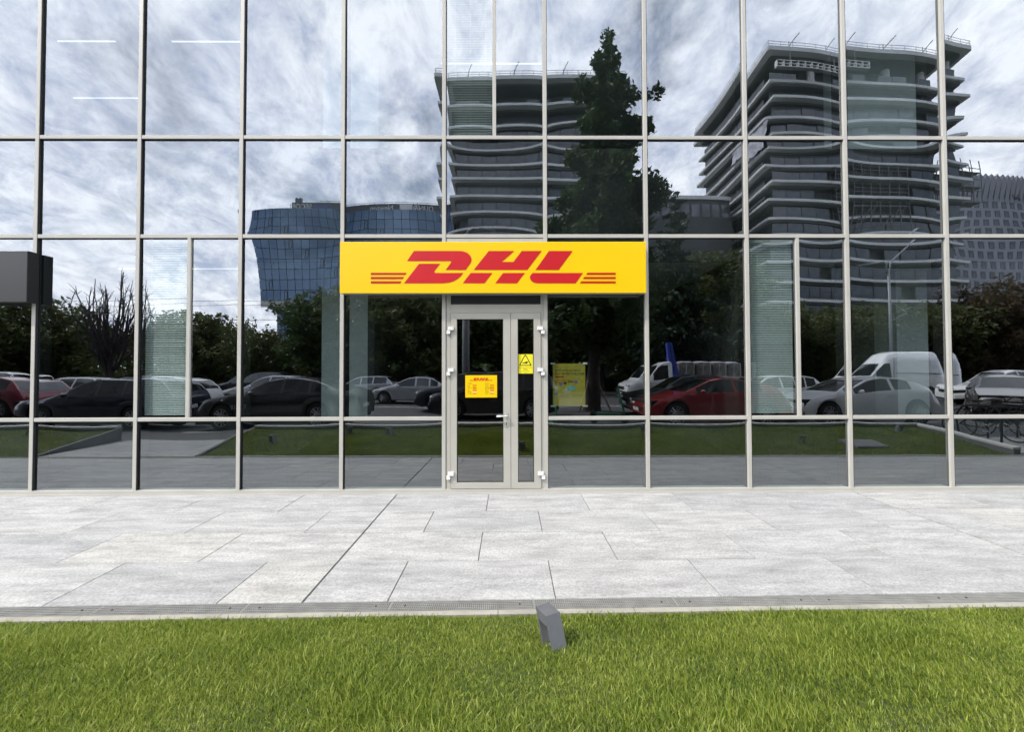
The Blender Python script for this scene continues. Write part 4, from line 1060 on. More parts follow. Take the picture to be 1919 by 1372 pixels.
MB().box(2.2, 6.2, -0.4, 0.4, 0.5, 0.75).build('chassis', M['under'], tk)
MB().box(2.35, 6.3, -1.02, 1.02, 0.92, 1.02).build('flatbed', M['under'], tk)
for s in (-1, 1):
    MB().box(2.75, 6.3, s*1.02-0.015, s*1.02+0.015, 1.02, 1.36).build('drop_side', M['tower_conc'], tk)
cr = MB(); cr.hexa([(2.18, 0.25, 1.02), (2.45, 0.25, 1.02), (2.45, 0.60, 1.02), (2.18, 0.60, 1.02), (1.92, 0.3, 3.05), (2.06, 0.3, 3.05), (2.06, 0.55, 3.05), (1.92, 0.55, 3.05)])
cr.hexa([(2.50, 0.3, 1.2), (2.72, 0.3, 1.2), (2.72, 0.55, 1.2), (2.50, 0.55, 1.2), (2.12, 0.32, 3.0), (2.26, 0.32, 3.0), (2.26, 0.52, 3.0), (2.12, 0.52, 3.0)])
cr.box(1.95, 2.25, 0.3, 0.54, 2.9, 3.1)
cr.build('crane_arm', M['crane_blue'], tk)
MB().box(2.2, 2.6, -0.3, 0.6, 0.95, 1.5).build('crane_base', M['crane_blue'], tk)
for i in range(4):
    r4 = random.Random(i)
    t = thing('wrapped_pallet', ['wrapped pallet of sacks right behind the blue crane arm', 'second wrapped pallet of sacks behind the crane arm', 'third wrapped pallet of sacks behind the crane arm', 'wrapped pallet of sacks at the tail of the truck bed'][i], 'pallet', (5.85+3.15+0.92*i, -15.55, 1.02), 0, 'pallets on the truck bed')
    MB().box(-0.42, 0.42, -0.55, 0.55, 0.0, 0.12).build('pallet', M['pale_wood'], t)
    N = 9; ld = MB(); nr = np.random.RandomState(i+40)
    def lump(u, v, face):                           # bulging sack courses held in by film
        return 0.02*math.sin(5.2*u+i)+0.02*nr.normal()
    vs = []; fs = []
    for k in range(10):
        z = 0.12+0.92*k/9; pinch = 0.035*abs(math.sin(k*math.pi*4/9))-0.02
        for a in range(24):
            t_ = 2*math.pi*a/24; c_, s_2 = math.cos(t_), math.sin(t_)
            q_ = (abs(c_)**6+abs(s_2)**6)**(-1/6)
            vs.append((c_*q_*(0.43+pinch)+nr.normal()*0.010, s_2*q_*(0.56+pinch)+nr.normal()*0.010, z+nr.normal()*0.008))
    for k in range(9):
        for a in range(24):
            fs.append((k*24+a, k*24+(a+1) % 24, (k+1)*24+(a+1) % 24, (k+1)*24+a))
    ld.add(vs, fs).build('sack_load', M['tarp'], t, True)
    MB().ell((0, 0, 1.03), (0.46, 0.60, 0.085), 14, 6).build('film_cover', M['film'], t, True)
    for a in (-0.2, 0.2):
        MB().tube([(a, 0.60, 0.1), (a+0.1, 0.61, 1.0)], 0.02, 5).build('strap', M['film'], t)

# ------------------------------------------------------------------ bicycles, racks, scooters, round planter
def torus(mb, c, R0, r, n=22, k=6, sx=1):
    for i in range(n):
        a0, a1 = 2*math.pi*i/n, 2*math.pi*(i+1)/n
    vs, fs = [], []
    for i in range(n):
        a = 2*math.pi*i/n
        for j in range(k):
            b = 2*math.pi*j/k
            vs.append((c[0]+(R0+r*math.cos(b))*math.cos(a), c[1]+r*math.sin(b), c[2]+(R0+r*math.cos(b))*math.sin(a)))
    for i in range(n):
        for j in range(k):
            fs.append((i*k+j, ((i+1) % n)*k+j, ((i+1) % n)*k+(j+1) % k, i*k+(j+1) % k))
    mb.add(vs, fs)
def bicycle(x, y, rz, label, m_):
    t = thing('bicycle', label, 'bicycle', (x, y, 0.0), rz, 'bicycles in the rack')
    for cx in (-0.52, 0.52):
        w = MB(); torus(w, (cx, 0, 0.34), 0.32, 0.018); o = w.build('wheel', M['tyre'], t, True)
        s = MB()
        for k in range(8):
            a = math.pi*2*k/8
            s.tube([(cx, 0, 0.34), (cx+0.31*math.cos(a), 0, 0.34+0.31*math.sin(a))], 0.003, 3)
        s.build('spokes', M['rim'], o)
    f = MB()
    for a, b in (((-.12, 0.72), (0.36, 0.74)), ((-.02, .30), (0.38, 0.66)), ((-.02, .30), (-.15, .82)), ((-.02, .30), (-.52, .34)), ((-.12, .72), (-.52, .34)), ((.34, .82), (.52, .34))):
        f.tube([(a[0], 0, a[1]), (b[0], 0, b[1])], 0.018, 6)
    f.build('frame', m_, t)
    MB().tube([(0.32, -0.28, 0.98), (0.36, -0.1, 0.95), (0.33, 0, 0.86), (0.36, 0.1, 0.95), (0.32, 0.28, 0.98)], 0.014, 6).build('handlebar', M['under'], t)
    MB().ell((-0.18, 0, 0.86), (0.13, 0.07, 0.03), 10, 5).build('saddle', M['under'], t, True)
    cr_ = MB(); torus(cr_, (-0.02, 0.04, 0.30), 0.09, 0.008, 14, 4); cr_.tube([(-0.02, 0.06, 0.30), (0.08, 0.07, 0.16)], 0.01, 5); cr_.build('crank', M['rim'], t)
bicycle(11.25, -4.1, R_(78), 'black bicycle leaning in the rack beside the end wall', M['under'])
bicycle(11.95, -4.3, R_(84), 'dark blue bicycle in the middle of the rack', CP['navy'])
bicycle(12.8, -4.2, R_(95), 'grey bicycle in the rack near the round planter', CP['grey'])
for k in range(4):
    t = thing('bicycle_stand', ['bent steel hoop stand beside the sloping end wall', 'bent steel hoop stand between the black and dark blue bicycles', 'bent steel hoop stand between the dark blue and grey bicycles', 'bent steel hoop stand farthest from the sloping end wall'][k], 'bicycle stand', (10.85+0.75*k, -3.95, -0.02), 0, 'hoop stands')
    MB().tube([(0, -0.45, 0), (0, -0.45, 0.62), (0, -0.36, 0.76), (0, -0.2, 0.8), (0, 0.2, 0.8), (0, 0.36, 0.76), (0, 0.45, 0.62), (0, 0.45, 0)], 0.024, 8).build('hoop', M['under'], t, True)
    for s in (-1, 1):
        MB().lathe([(0, 0.06), (0.012, 0.055)], 'z', 10, (0, s*0.45, 0.02)).build('foot_plate', M['scaf'], t)
rp = thing('round_planter', 'pale round concrete planter beside the bicycle stands', 'planter', (11.0, -2.85, -0.06))
rp.location = (10.95, -3.05, -0.06)
rp.location = (13.1, -3.2, -0.06)
MB().lathe([(0, 0.30), (0.05, 0.33), (0.50, 0.36), (0.56, 0.36), (0.56, 0.30), (0.50, 0.29)], 'z', 24).build('pot', M['white_stone'], rp, True)
MB().ell((0, 0, 0.50), (0.28, 0.28, 0.05), 12, 5).build('soil', M['soil'], rp, True)
def scooter(x, y, rz, label):
    t = thing('kick_scooter', label, 'scooter', (x, y, 0.0), rz, 'rental scooters by the tree')
    MB().box(-0.45, 0.35, -0.08, 0.08, 0.12, 0.18).build('deck', M['scooter_green'], t)
    for cx in (-0.52, 0.50):
        w = MB(); torus(w, (cx, 0, 0.12), 0.095, 0.028, 16, 6); w.lathe([(-0.02, 0.08), (0.02, 0.08)], 'y', 12, (cx, 0, 0.12)); w.build('wheel', M['tyre'], t, True)
    MB().tube([(0.50, 0, 0.16), (0.40, 0, 0.60), (0.30, 0, 1.12)], 0.032, 8).build('stem', M['scooter_green'], t)
    MB().tube([(0.30, -0.26, 1.14), (0.31, 0, 1.12), (0.30, 0.26, 1.14)], 0.018, 6).build('handlebar', M['under'], t)
    MB().tube([(-0.45, 0, 0.15), (-0.56, 0, 0.26)], 0.03, 6).build('rear_fender', M['scooter_green'], t)
scooter(1.15, -7.0, R_(60), 'green rental scooter parked left of the tree')
scooter(3.35, -8.2, R_(15), 'green rental scooter parked right of the tree')

# ------------------------------------------------------------------ trees
def branch_tubes(mb, segs, n=5):
    for a, b, r0, r1 in segs:
        mb.tube([a, b], [r0, r1], n, cap=False)
def grow(rs, base, h, crown, nlimb, trunk_r, lean=0.0, split=0.35):
    """crown(t) -> radius at relative height t (0..1).  Returns trunk segments and anchor points of twigs"""
    segs = []; tips = []
    top = np.array([lean*h*0.1+rs.uniform(-.02, .02)*h, rs.uniform(-.02, .02)*h, h*0.93])
    P = [np.array([0, 0, 0.0])]
    for i in range(1, 9):
        f = i/8
        P.append(top*f + np.array([rs.uniform(-1, 1), rs.uniform(-1, 1), 0])*0.012*h*(1-f))
    rad = lambda f: trunk_r*(1-0.9*f)+0.01
    for i in range(8):
        segs.append((P[i], P[i+1], rad(i/8)*(1.35 if i == 0 else 1), rad((i+1)/8)))
    for k in range(nlimb):
        f = split+(0.97-split)*((k+0.5)/nlimb)**0.9
        p0 = P[int(f*8)]*(1-(f*8-int(f*8)))+P[min(8, int(f*8)+1)]*(f*8-int(f*8))
        R0 = crown(f); a = k*2.4+rs.uniform(-.4, .4)
        ln = R0*rs.uniform(0.75, 1.08)
        d = np.array([math.cos(a), math.sin(a), rs.uniform(0.25, 0.75)])
        p1 = p0+d*ln*0.5; p2 = p0+np.array([math.cos(a+.2), math.sin(a+.2), rs.uniform(.25, .6)])*ln
        r0 = rad(f)*0.55+0.008
        segs.append((p0, p1, r0, r0*0.6)); segs.append((p1, p2, r0*0.6, r0*0.22))
        tips += [(p0*.4+p1*.6, ln*0.34), (p1, ln*0.38), (p1*.5+p2*.5, ln*0.36), (p2, ln*0.30)]
        for _ in range(3):
            q = p1*(1-(u:=rs.uniform(0, 1)))+p2*u
            e = q+np.array([rs.normal(), rs.normal(), rs.uniform(-.1, .9)])*ln*0.24
            segs.append((q, e, r0*0.25, r0*0.08)); tips.append((e, ln*0.24))
    tips.append((top, 0.18*crown(0.85)+0.2))
    return segs, tips
def leaves(rs, tips, n, size, flat=0.75):
    w = np.array([max(t[1], 0.15)**2 for t in tips]); w /= w.sum()
    idx = rs.choice(len(tips), n, p=w)
    C = np.array([t[0] for t in tips])[idx]; Rr = np.array([t[1] for t in tips])[idx]
    d = rs.normal(size=(n, 3)); d /= np.linalg.norm(d, axis=1)[:, None]
    rr = Rr*rs.uniform(0.2, 1.0, n)**0.5
    # sub-clumps give a ragged outline
    key = np.floor(rs.uniform(0, 9, n)).astype(int)
    dirs = rs.normal(size=(len(tips), 9, 3)); dirs /= np.linalg.norm(dirs, axis=2)[:, :, None]
    d2 = dirs[idx, key]
    pos = C + d2*(Rr*0.62)[:, None] + d*(rr*0.48)[:, None]*np.array([1, 1, flat])
    s = size*rs.uniform(0.55, 1.35, n)
    a = rs.normal(size=(n, 3)); a[:, 2] *= 0.6; a /= np.linalg.norm(a, axis=1)[:, None]
    b = np.cross(a, rs.normal(size=(n, 3))); b /= np.linalg.norm(b, axis=1)[:, None]+1e-9
    a *= s[:, None]; b *= (s*0.42)[:, None]
    V = np.stack([pos-a, pos+b, pos+a, pos-b], 1).reshape(-1, 3)
    Q = np.arange(n*4).reshape(n, 4)
    return V, Q
def make_tree(label, base, h, crown, nlimb, tr, nleaf, size, lm, seed, split=0.35, flat=0.75, lean=0, group=None, name='leafy_tree'):
    rs = np.random.RandomState(seed)
    t = thing(name, label, 'tree', tuple(base), 0, group)
    segs, tips = grow(rs, base, h, crown, nlimb, tr, lean, split)
    m = MB(); branch_tubes(m, segs, 7); m.build('trunk', M['bark'], t, True, fix=False)
    V, Q = leaves(rs, tips, nleaf, size, flat)
    obj('crown', np_mesh('crown', V, Q, lm), t)
    return t
def cr_tall(R0): return lambda f: R0*(0.95*math.sin(min(1, max(0.05, (f-0.05)/0.5))*math.pi/2)*(1 if f < 0.5 else max(0.08, 1-((f-0.5)/0.5)**1.15)))
def cr_round(R0): return lambda f: R0*math.sqrt(max(0.08, 1-((f-0.58)/0.46)**2))
def cr_cone(R0): return lambda f: R0*max(0.06, 1.08-f)
make_tree('tall dark green tree rising above the street opposite the shop poster', (3.30, -10.8, 0), 16.6, lambda f: float(np.interp(f, [0, .15, .35, .55, .70, .80, .88, .95, 1], [1.9, 2.1, 2.15, 1.8, 1.4, 1.2, 0.75, 0.5, 0.3])), 56, 0.27, 48000, 0.15, M['leaf_a'], 11, 0.14, 1.15, 0.62)
st_ = [o for o in bpy.data.objects if o.get('category') == 'tree'][0]
for a in (0.4, 2.5, 4.6):
    MB().tube([(0.75*math.cos(a), 0.75*math.sin(a), 0), (0.22*math.cos(a), 0.22*math.sin(a), 1.25)], 0.035, 7).build('support_stake', M['pale_wood'], st_)
b2 = mir(1262, 690, -20.5)
make_tree('narrow pointed conifer right of the tall tree', (b2[0], -20.5, 0), 13.8, cr_cone(3.1), 44, 0.22, 16000, 0.20, M['leaf_d'], 23, 0.10, 0.7)
b2 = mir(1345, 690, -24)
make_tree('spreading tree before the lower balconies of the wide tower', (b2[0], -24, 0.1), 10.5, cr_round(3.6), 30, 0.2, 11000, 0.21, M['leaf_b'], 29, 0.25)
# row of street trees: four shapes, copied
protos = []
VAR = [('leaf_b', 7.6, 3.4, 26, 6500, 31, cr_round), ('leaf_a', 8.4, 3.2, 28, 7000, 37, cr_round), ('leaf_b', 6.6, 3.6, 24, 6500, 41, cr_round), ('leaf_c', 6.2, 3.0, 22, 5000, 43, cr_round), ('leaf_a', 9.6, 3.0, 30, 7000, 47, cr_tall)]
DESC = ['olive green street tree', 'deep green street tree', 'low spreading olive street tree', 'brownish leaved street tree', 'slender deep green street tree']
ROW = [  # photo pixel x of the crown, world y, variant, scale, what it stands beside
 (20, -25, 2, 1.05, 'left of the bare tree'), (95, -27, 2, 0.98, 'next to the bare tree'), (330, -27, 3, 0.9, 'behind the slatted blind'), (395, -26, 0, 0.80, 'left of the blue office block'),
 (440, -31, 2, 0.78, 'beside the blue office block'), (485, -25, 2, 0.68, 'below the overhang edge of the blue office block'), (590, -25, 1, 0.86, 'below the blue office block'), (625, -29, 4, 0.82, 'before the blue office block'), (690, -24, 0, 1.0, 'left of the door'),
 (755, -28, 1, 1.05, 'left of the door frame'), (810, -24, 0, 0.98, 'close left of the door'), (880, -26, 1, 1.0, 'opposite the wide door leaf'), (935, -30, 4, 0.9, 'opposite the door handle'), (990, -25, 0, 1.0, 'opposite the narrow door leaf'),
 (1050, -27, 1, 1.0, 'behind the tall dark tree'), (1130, -24.5, 0, 0.95, 'right behind the tall dark tree'), (1205, -28, 2, 1.05, 'between the tall tree and the conifer'), (1300, -31, 1, 0.95, 'behind the flatbed truck'), (1390, -26, 3, 1.0, 'above the red coupe'),
 (1460, -29, 0, 0.9, 'behind the vent blind right of the sign'), (1530, -25, 2, 0.85, 'left of the white van'), (1590, -30, 0, 0.95, 'above the van windscreen'), (1660, -27, 3, 0.9, 'behind the tall street lamp'), (1730, -25, 2, 0.95, 'above the van tail'),
 (1790, -27, 3, 1.0, 'right of the white van'), (1850, -24, 3, 1.18, 'before the white hotel'), (1915, -26, 3, 1.30, 'before the hotel sign'), (1990, -28, 0, 1.1, 'at the right end'), (-80, -28, 1, 1.1, 'at the left end'), (-60, -24, 0, 1.0, 'before the left end')]
pr = {}
for i, (px, yw, v, sc, where) in enumerate(ROW):
    p = mir(px, 690, yw)
    lb = DESC[v]+' '+where
    if v not in pr:
        lmn, h, R0, nl, nlf, seed, cf = VAR[v]
        t = make_tree(lb, (p[0], yw, 0.1), h, cf(R0), nl, 0.15, nlf, 0.20, M[lmn], seed, 0.16 if v != 3 else 0.1, group='street trees beyond the road')
        pr[v] = t
    else:
        t = copy_tree(pr[v]); t.location = (p[0], yw, 0.1); t['label'] = lb
    t.scale = (sc*random.Random(i).uniform(.95, 1.1),)*2+(sc,)
    t.rotation_euler = (0, 0, i*1.9)
# hedge along the verge
rs = np.random.RandomState(5)
n = 60000
hx_ = rs.uniform(-75, 75, n); hy = -24.4-rs.uniform(0, 3.0, n)-2.0*np.abs(np.sin(hx_*0.13)); hh = (1.7+0.8*np.sin(hx_*0.7)*np.sin(hx_*0.23+1)+0.5*np.sin(hx_*2.1))
hz = 0.1+hh*rs.uniform(0, 1, n)**0.7
pos = np.stack([hx_, hy, hz], -1)
a = rs.normal(size=(n, 3)); a /= np.linalg.norm(a, axis=1)[:, None]; b = np.cross(a, rs.normal(size=(n, 3))); b /= np.linalg.norm(b, axis=1)[:, None]
s = 0.20*rs.uniform(.6, 1.4, n)[:, None]
V = np.stack([pos-a*s, pos+b*s*.5, pos+a*s, pos-b*s*.5], 1).reshape(-1, 3)
hg = obj('hedge', np_mesh('hedge', V, np.arange(n*4).reshape(n, 4), M['leaf_b'])); hg['kind'] = 'stuff'; hg['label'] = 'ragged shrubs filling the verge under the street trees'; hg['category'] = 'shrubs'
# far belt of wood behind, closing the view low down
n = 26000
hx_ = rs.uniform(-130, 150, n); hy = -46-rs.uniform(0, 10, n); hz = 0.1+rs.uniform(0, 1, n)**0.6*(5.2+1.3*np.sin(hx_*0.21)+0.9*np.sin(hx_*0.53+2))
pos = np.stack([hx_, hy, hz], -1)
a = rs.normal(size=(n, 3)); a /= np.linalg.norm(a, axis=1)[:, None]; b = np.cross(a, rs.normal(size=(n, 3))); b /= np.linalg.norm(b, axis=1)[:, None]
s = 0.55*rs.uniform(.5, 1.4, n)[:, None]
V = np.stack([pos-a*s, pos+b*s*.6, pos+a*s, pos-b*s*.6], 1).reshape(-1, 3)
hg = obj('wood', np_mesh('wood', V, np.arange(n*4).reshape(n, 4), M['leaf_a'])); hg['kind'] = 'stuff'; hg['label'] = 'distant belt of dark trees before the towers'; hg['category'] = 'wood'
# leafless trees
def bare_tree(label, base, h, spread, n, seed, r0=0.16):
    rs = np.random.RandomState(seed)
    t = thing('bare_tree', label, 'tree', base)
    tk_ = MB(); tk_.tube([(0, 0, 0), (0.03*h*0.3, 0, h*0.12), (0.0, 0.05, h*0.2)], [r0*1.3, r0, r0*0.9], 8); tk_.build('trunk', M['bark'], t, True)
    m = MB()
    for k in range(n):
        a = rs.uniform(0, 2*math.pi); s = spread*rs.uniform(0.25, 1.0); H = h*rs.uniform(0.72, 1.0)*(1-0.25*(s/spread)**2)
        z0 = h*rs.uniform(0.12, 0.35)
        pts = []; rad = []
        for i in range(9):
            f = i/8
            rr = s*math.sin(min(1, f*1.35)*math.pi/2)*(1+0.15*math.sin(6*f+k))*(1 if f < .8 else 1+0.25*(f-.8)*rs.uniform(-1, 3))
            pts.append((math.cos(a+.3*f)*rr+rs.normal()*0.05, math.sin(a+.3*f)*rr+rs.normal()*0.05, z0+(H-z0)*f)); rad.append(0.075*(1-f)**0.8+0.016)
        m.tube(pts, rad, 4, cap=False)
        for _ in range(5):
            i = rs.randint(3, 8); p = np.array(pts[i]); d = np.array([rs.normal()*.5, rs.normal()*.5, rs.uniform(.4, 1.2)])*h*0.07
            m.tube([p, p+d*.5, p+d+np.array([rs.normal()*.1, rs.normal()*.1, -0.05])], [0.026, 0.02, 0.011], 3, cap=False)
    m.build('branches', M['twig'], t, fix=False)
b2 = mir(214, 690, -21.9)
bare_tree('leafless upright tree with many bare twigs left of the slatted blind', (b2[0], -21.9, 0.1), 9.2, 2.0, 46, 3, 0.2)
b2 = mir(370, 690, -33)
bare_tree('thin leafless tree right of the slatted blind', (b2[0], -33, 0.1), 7.6, 1.3, 18, 8, 0.10)

# ------------------------------------------------------------------ poles, lamps, wires
def street_lamp(label, base, h, arms, r=0.13):
    t = thing('street_lamp', label, 'street lamp', base)
    MB().tube([(0, 0, 0), (0, 0, h*0.45), (0, 0, h)], [r, r*0.85, r*0.6], 12).build('pole', M['pole'], t, True)
    MB().lathe([(0, r*2), (0.05, r*2), (0.06, r*1.3), (0.3, r*1.25)], 'z', 14).build('foot', M['pole'], t, True)
    for pts in arms:
        a = MB().tube(pts, 0.05, 7).build('arm', M['pole'], t, True)
        e = Vector(pts[-1]); d = (e-Vector(pts[-2])).normalized()
        side = d.cross(Vector((0, 0, 1))).normalized()*0.15
        upv = Vector((0, 0, 0.07))
        m = MB(); f = e+d*0.75
        m.hexa([e-side*.5, f-side, f+side, e+side*.5, e-side*.5+upv, f-side+upv*.6, f+side+upv*.6, e+side*.5+upv]); m.build('lamp_head', M['pole'], a)
p = mir(1667, 690, -22.2); 
street_lamp('tall grey street lamp with two arms behind the white van', (p[0], -22.2, 0.1), 8.7,
            [[(-0.12, 0, 8.3), (-0.14, 0, 9.0), (-0.35, 0, 9.2), (-1.55, 0, 8.95)], [(0.12, 0, 8.3), (0.16, 0, 9.05), (0.35, 0, 9.35), (1.55, 0, 10.45)]])
lp = [o for o in bpy.data.objects if o.get('category') == 'street lamp'][-1]
MB().tube([(0.1, 0, 6.3), (1.25, 0, 5.6)], 0.04, 6).build('wire_bracket', M['pole'], lp); MB().tube([(0.1, 0, 5.0), (1.3, 0, 5.55)], 0.03, 6).build('wire_bracket', M['pole'], lp)
p = mir(873.5, 690, -12.5)
street_lamp('dark street lamp post standing behind the black sport utility car', (1.0*p[0], -12.8, 0), 7.6, [[(0, 0, 7.5), (0.05, 0, 7.75), (0.25, 0, 7.85), (0.55, 0, 7.80)]], 0.19)
for i, (y, z0, z1, xa, xb, sag) in enumerate(((-22.2, 5.65, 5.4, p[0], 60, .25), (-21.0, 6.4, 6.9, -70, 22.0, 0.6), (-21.5, 5.6, 5.7, -70, 22.0, 0.5), (-23.0, 7.4, 7.9, -75, 75, 0.9))):
    pts = [(xa+(xb-xa)*k/24, y, z0+(z1-z0)*k/24-sag*4*(k/24)*(1-k/24)) for k in range(25)]
    w = MB().tube(pts, 0.012, 4).build('overhead_wire', M['under'])
    tag(w, ['thin overhead wire running right from the two armed lamp', 'upper thin overhead wire crossing the bare tree', 'lower thin overhead wire crossing the bare tree', 'topmost long overhead wire above the street trees'][i], 'wire')

# ------------------------------------------------------------------ towers with cantilevered balconies
def rounded_poly(x0, x1, y0, y1, r, n=4):
    out = []
    for cx, cy, a0 in ((x1-r, y1-r, 0), (x0+r, y1-r, 90), (x0+r, y0+r, 180), (x1-r, y0+r, 270)):
        for k in range(n+1):
            a = R_(a0+90*k/n); out.append((cx+r*math.cos(a), cy+r*math.sin(a)))
    return out
def tower(label, x0, x1, yf, yb, roof, nfl, seed, notch=None, film=True):
    rs = random.Random(seed)
    t = thing('balcony_tower', label, 'building', ((x0+x1)/2, (yf+yb)/2, 0.0))
    ox, oy = t.location.x, t.location.y
    fh = 3.62
    zs = [roof - 5.6 - fh*i for i in range(nfl)]
    zs = [z for z in zs if z > 0.5]
    SB = 1.7                                        # glass line behind the slab edge
    MB().box(x0+SB+1.2-ox, x1-SB-1.2-ox, yb+SB+1.2-oy, yf-SB-1.2-oy, 0, zs[0]).build('core', M['tower_core'], t)
    MB().box(x0+SB+8-ox, x1-SB-9-ox, yb+SB+5-oy, yf-SB-3.0-oy, zs[0], roof-0.5).build('penthouse_core', M['tower_core'], t)
    lev = [roof]+zs
    for i, z in enumerate(lev):
        e = [rs.uniform(-0.9, 0.5) for _ in range(4)] if i else [0.3, 0.3, 0.3, 0.3]
        th = 0.50 if i else 0.75
        pl = rounded_poly(x0-e[0]-ox, x1+e[1]-ox, yb-e[2]-oy, yf+e[3]-oy, 0.12 if i % 3 else 0.5)
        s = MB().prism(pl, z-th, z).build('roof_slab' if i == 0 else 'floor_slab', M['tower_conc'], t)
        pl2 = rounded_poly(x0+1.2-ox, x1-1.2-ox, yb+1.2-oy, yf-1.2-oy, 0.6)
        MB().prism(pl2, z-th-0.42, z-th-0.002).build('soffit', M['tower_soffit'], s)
    # glazing: one pane object per bay, shared mesh
    bw = 2.9
    n = int((x1-x0-2*SB)/bw); bw = (x1-x0-2*SB)/n
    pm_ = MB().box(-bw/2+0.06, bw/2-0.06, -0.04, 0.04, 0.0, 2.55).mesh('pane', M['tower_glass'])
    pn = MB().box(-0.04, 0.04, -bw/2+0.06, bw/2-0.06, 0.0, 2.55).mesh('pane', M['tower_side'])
    ms = int((yf-yb-2*SB)/bw)
    for i, z in enumerate(zs):
        for k in range(n):
            if notch and notch[0] <= i <= notch[1] and notch[2] <= k <= notch[3]: continue
            if i == 0 and (k in (2, 3, 4) or k == 6): continue
            if rs.random() < 0.05: continue
            obj('pane', pm_, t, (x0+SB+bw*(k+0.5)-ox, yf-SB-(1.0 if i < 2 else 0)+rs.uniform(-.1, .1)-oy, z+0.02), (rs.uniform(-.006, .006), 0, rs.uniform(-.012, .012)))
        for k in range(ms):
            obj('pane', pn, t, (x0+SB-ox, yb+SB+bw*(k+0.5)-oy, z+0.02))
    # roof rail, posts and davits
    rl = MB()
    for z in (roof+0.55, roof+1.05):
        rl.tube([(x0-ox, yb-oy, z), (x0-ox, yf-oy, z), (x1-ox, yf-oy, z), (x1-ox, yb-oy, z)], 0.05, 5)
    for k in range(15):
        xx = x0+(x1-x0)*k/14-ox
        rl.tube([(xx, yf-oy, roof), (xx, yf-oy, roof+1.05)], 0.045, 5)
    for k in range(1, 10):
        yy = yb+(yf-yb)*k/10-oy
        rl.tube([(x0-ox, yy, roof), (x0-ox, yy, roof+1.05)], 0.045, 5)
    rl.build('roof_rail', M['rail'], t)
    for k in range(4):
        xx = x0+(x1-x0)*(0.14+0.24*k)-ox
        MB().tube([(xx-0.8, yf-2.2-oy, roof), (xx+0.4, yf+0.2-oy, roof+1.7), (xx+1.0, yf+0.8-oy, roof+2.3)], 0.09, 5).tube([(xx, yf-1-oy, roof), (xx, yf-1-oy, roof+2.0)], 0.08, 5).build('davit', M['rail'], t)
    return t, zs, ox, oy
T1, Z1, OX1, OY1 = tower('wide dark tower with stacked cantilevered balconies and scaffolding', 46.2, 82.6, -67.0, -94.0, 60.3, 16, 4, notch=(5, 7, 4, 8))
T2, Z2, OX2, OY2 = tower('dark tower with curved balconies behind the tall tree', -13.2, 24.0, -73.5, -98.0, 60.0, 16, 9)
# terrace, columns and cradle of the first tower
for cx in (58.0, 71.5, 79.5):
    MB().tube([(cx-OX1, -70.8-OY1, Z1[0]), (cx-OX1, -70.8-OY1, 60.3-0.7)], 0.8, 10).build('terrace_column', M['tower_conc'], T1)
MB().box(63.2-OX1, 66.2-OX1, -72.0-OY1, -71.0-OY1, Z1[0], Z1[0]+0.9).build('terrace_parapet', M['tower_conc'], T1)
cz = Z1[0]+1.0
cra = thing('work_cradle', 'long white suspended work cradle hanging below the tower roof', 'cradle', (46.6+7.5, -66.0, cz))
c_ = MB()
for z in (0.0, 0.55, 1.1):
    for y in (-0.4, 0.4):
        c_.box(-7.0, 9.5, y-0.05, y+0.05, z-0.05, z+0.05)
for k in range(12):
    xx = -7+16.5*k/11
    c_.box(xx-0.05, xx+0.05, -0.4, 0.4, 0, 1.15)
c_.build('cradle_frame', M['white_plastic'], cra)
MB().box(-7, 9.5, -0.4, 0.4, -0.12, -0.05).build('cradle_floor', M['rail'], cra)
for xx in (-4.0, 6.5):
    MB().tube([(xx, 0, 1.1), (xx, 0, 60.2-0.8-cz)], 0.06, 5).build('cable', M['rail'], cra)
sf = thing('scaffolding', 'tube scaffolding climbing the recess of the wide tower', 'scaffolding', (66.5, -67.6, 0))
zlo, zhi = Z1[8], Z1[5]+0.5
pp = MB()
for xx in np.arange(-5.5, 6.6, 2.0):
    for y in (0, -1.6):
        pp.tube([(xx, y, zlo), (xx, y, zhi+2.6)], 0.10, 5)
zz = zlo
while zz < zhi+2.6:
    for y in (0, -1.6):
        pp.tube([(-5.5, y, zz), (6.5, y, zz)], 0.08, 5)
    zz += 1.8
for k in range(6):
    pp.tube([(-5.5+2*k, 0, zlo+1.8*(k % 3)), (-3.5+2*k, 0, zlo+1.8*(k % 3)+3.6)], 0.07, 5)
pp.build('tubes', M['scaf'], sf)
for k in range(5):
    MB().box(-5.5, 6.5, -1.6, 0, zlo+0.1+2.7*k, zlo+0.2+2.7*k).build('deck', M['scaf'], sf)
sf2 = thing('scaffolding', 'small corner scaffolding sticking out from the wide tower', 'scaffolding', (83.5, -70.0, 0))
pp = MB(); za, zb_ = Z1[6]+0.2, Z1[4]+0.6
for xx in (-2.5, 0, 2.5, 4.6):
    for y in (0, -2.4):
        pp.tube([(xx, y, za), (xx, y, zb_+1.5)], 0.10, 5)
for k in range(4):
    for y in (0, -2.4):
        pp.tube([(-2.5, y, za+2.4*k), (4.6, y, za+2.4*k)], 0.08, 5)
pp.build('tubes', M['scaf'], sf2)
for k in range(3):
    MB().box(-2.5, 4.6, -2.4, 0, za+0.1+3.1*k, za+0.22+3.1*k).build('deck', M['scaf'], sf2)
# plastic film on the fourth floor corner and a small name board
fl = MB()
rs_ = random.Random(3)
zf_ = Z1[3]
for i in range(8):
    for j in range(4):
        pass
V = []; 
for j in range(6):
    for i in range(13):
        V.append((46.3-OX1+rs_.uniform(-.25, .25), -76+0.72*i-OY1, zf_+0.1+2.9*j/5+rs_.uniform(-.15, .15)))
fl.add(V, [(j*13+i, j*13+i+1, (j+1)*13+i+1, (j+1)*13+i) for j in range(5) for i in range(12)])
fl.build('film_sheet', M['film'], T1, True)

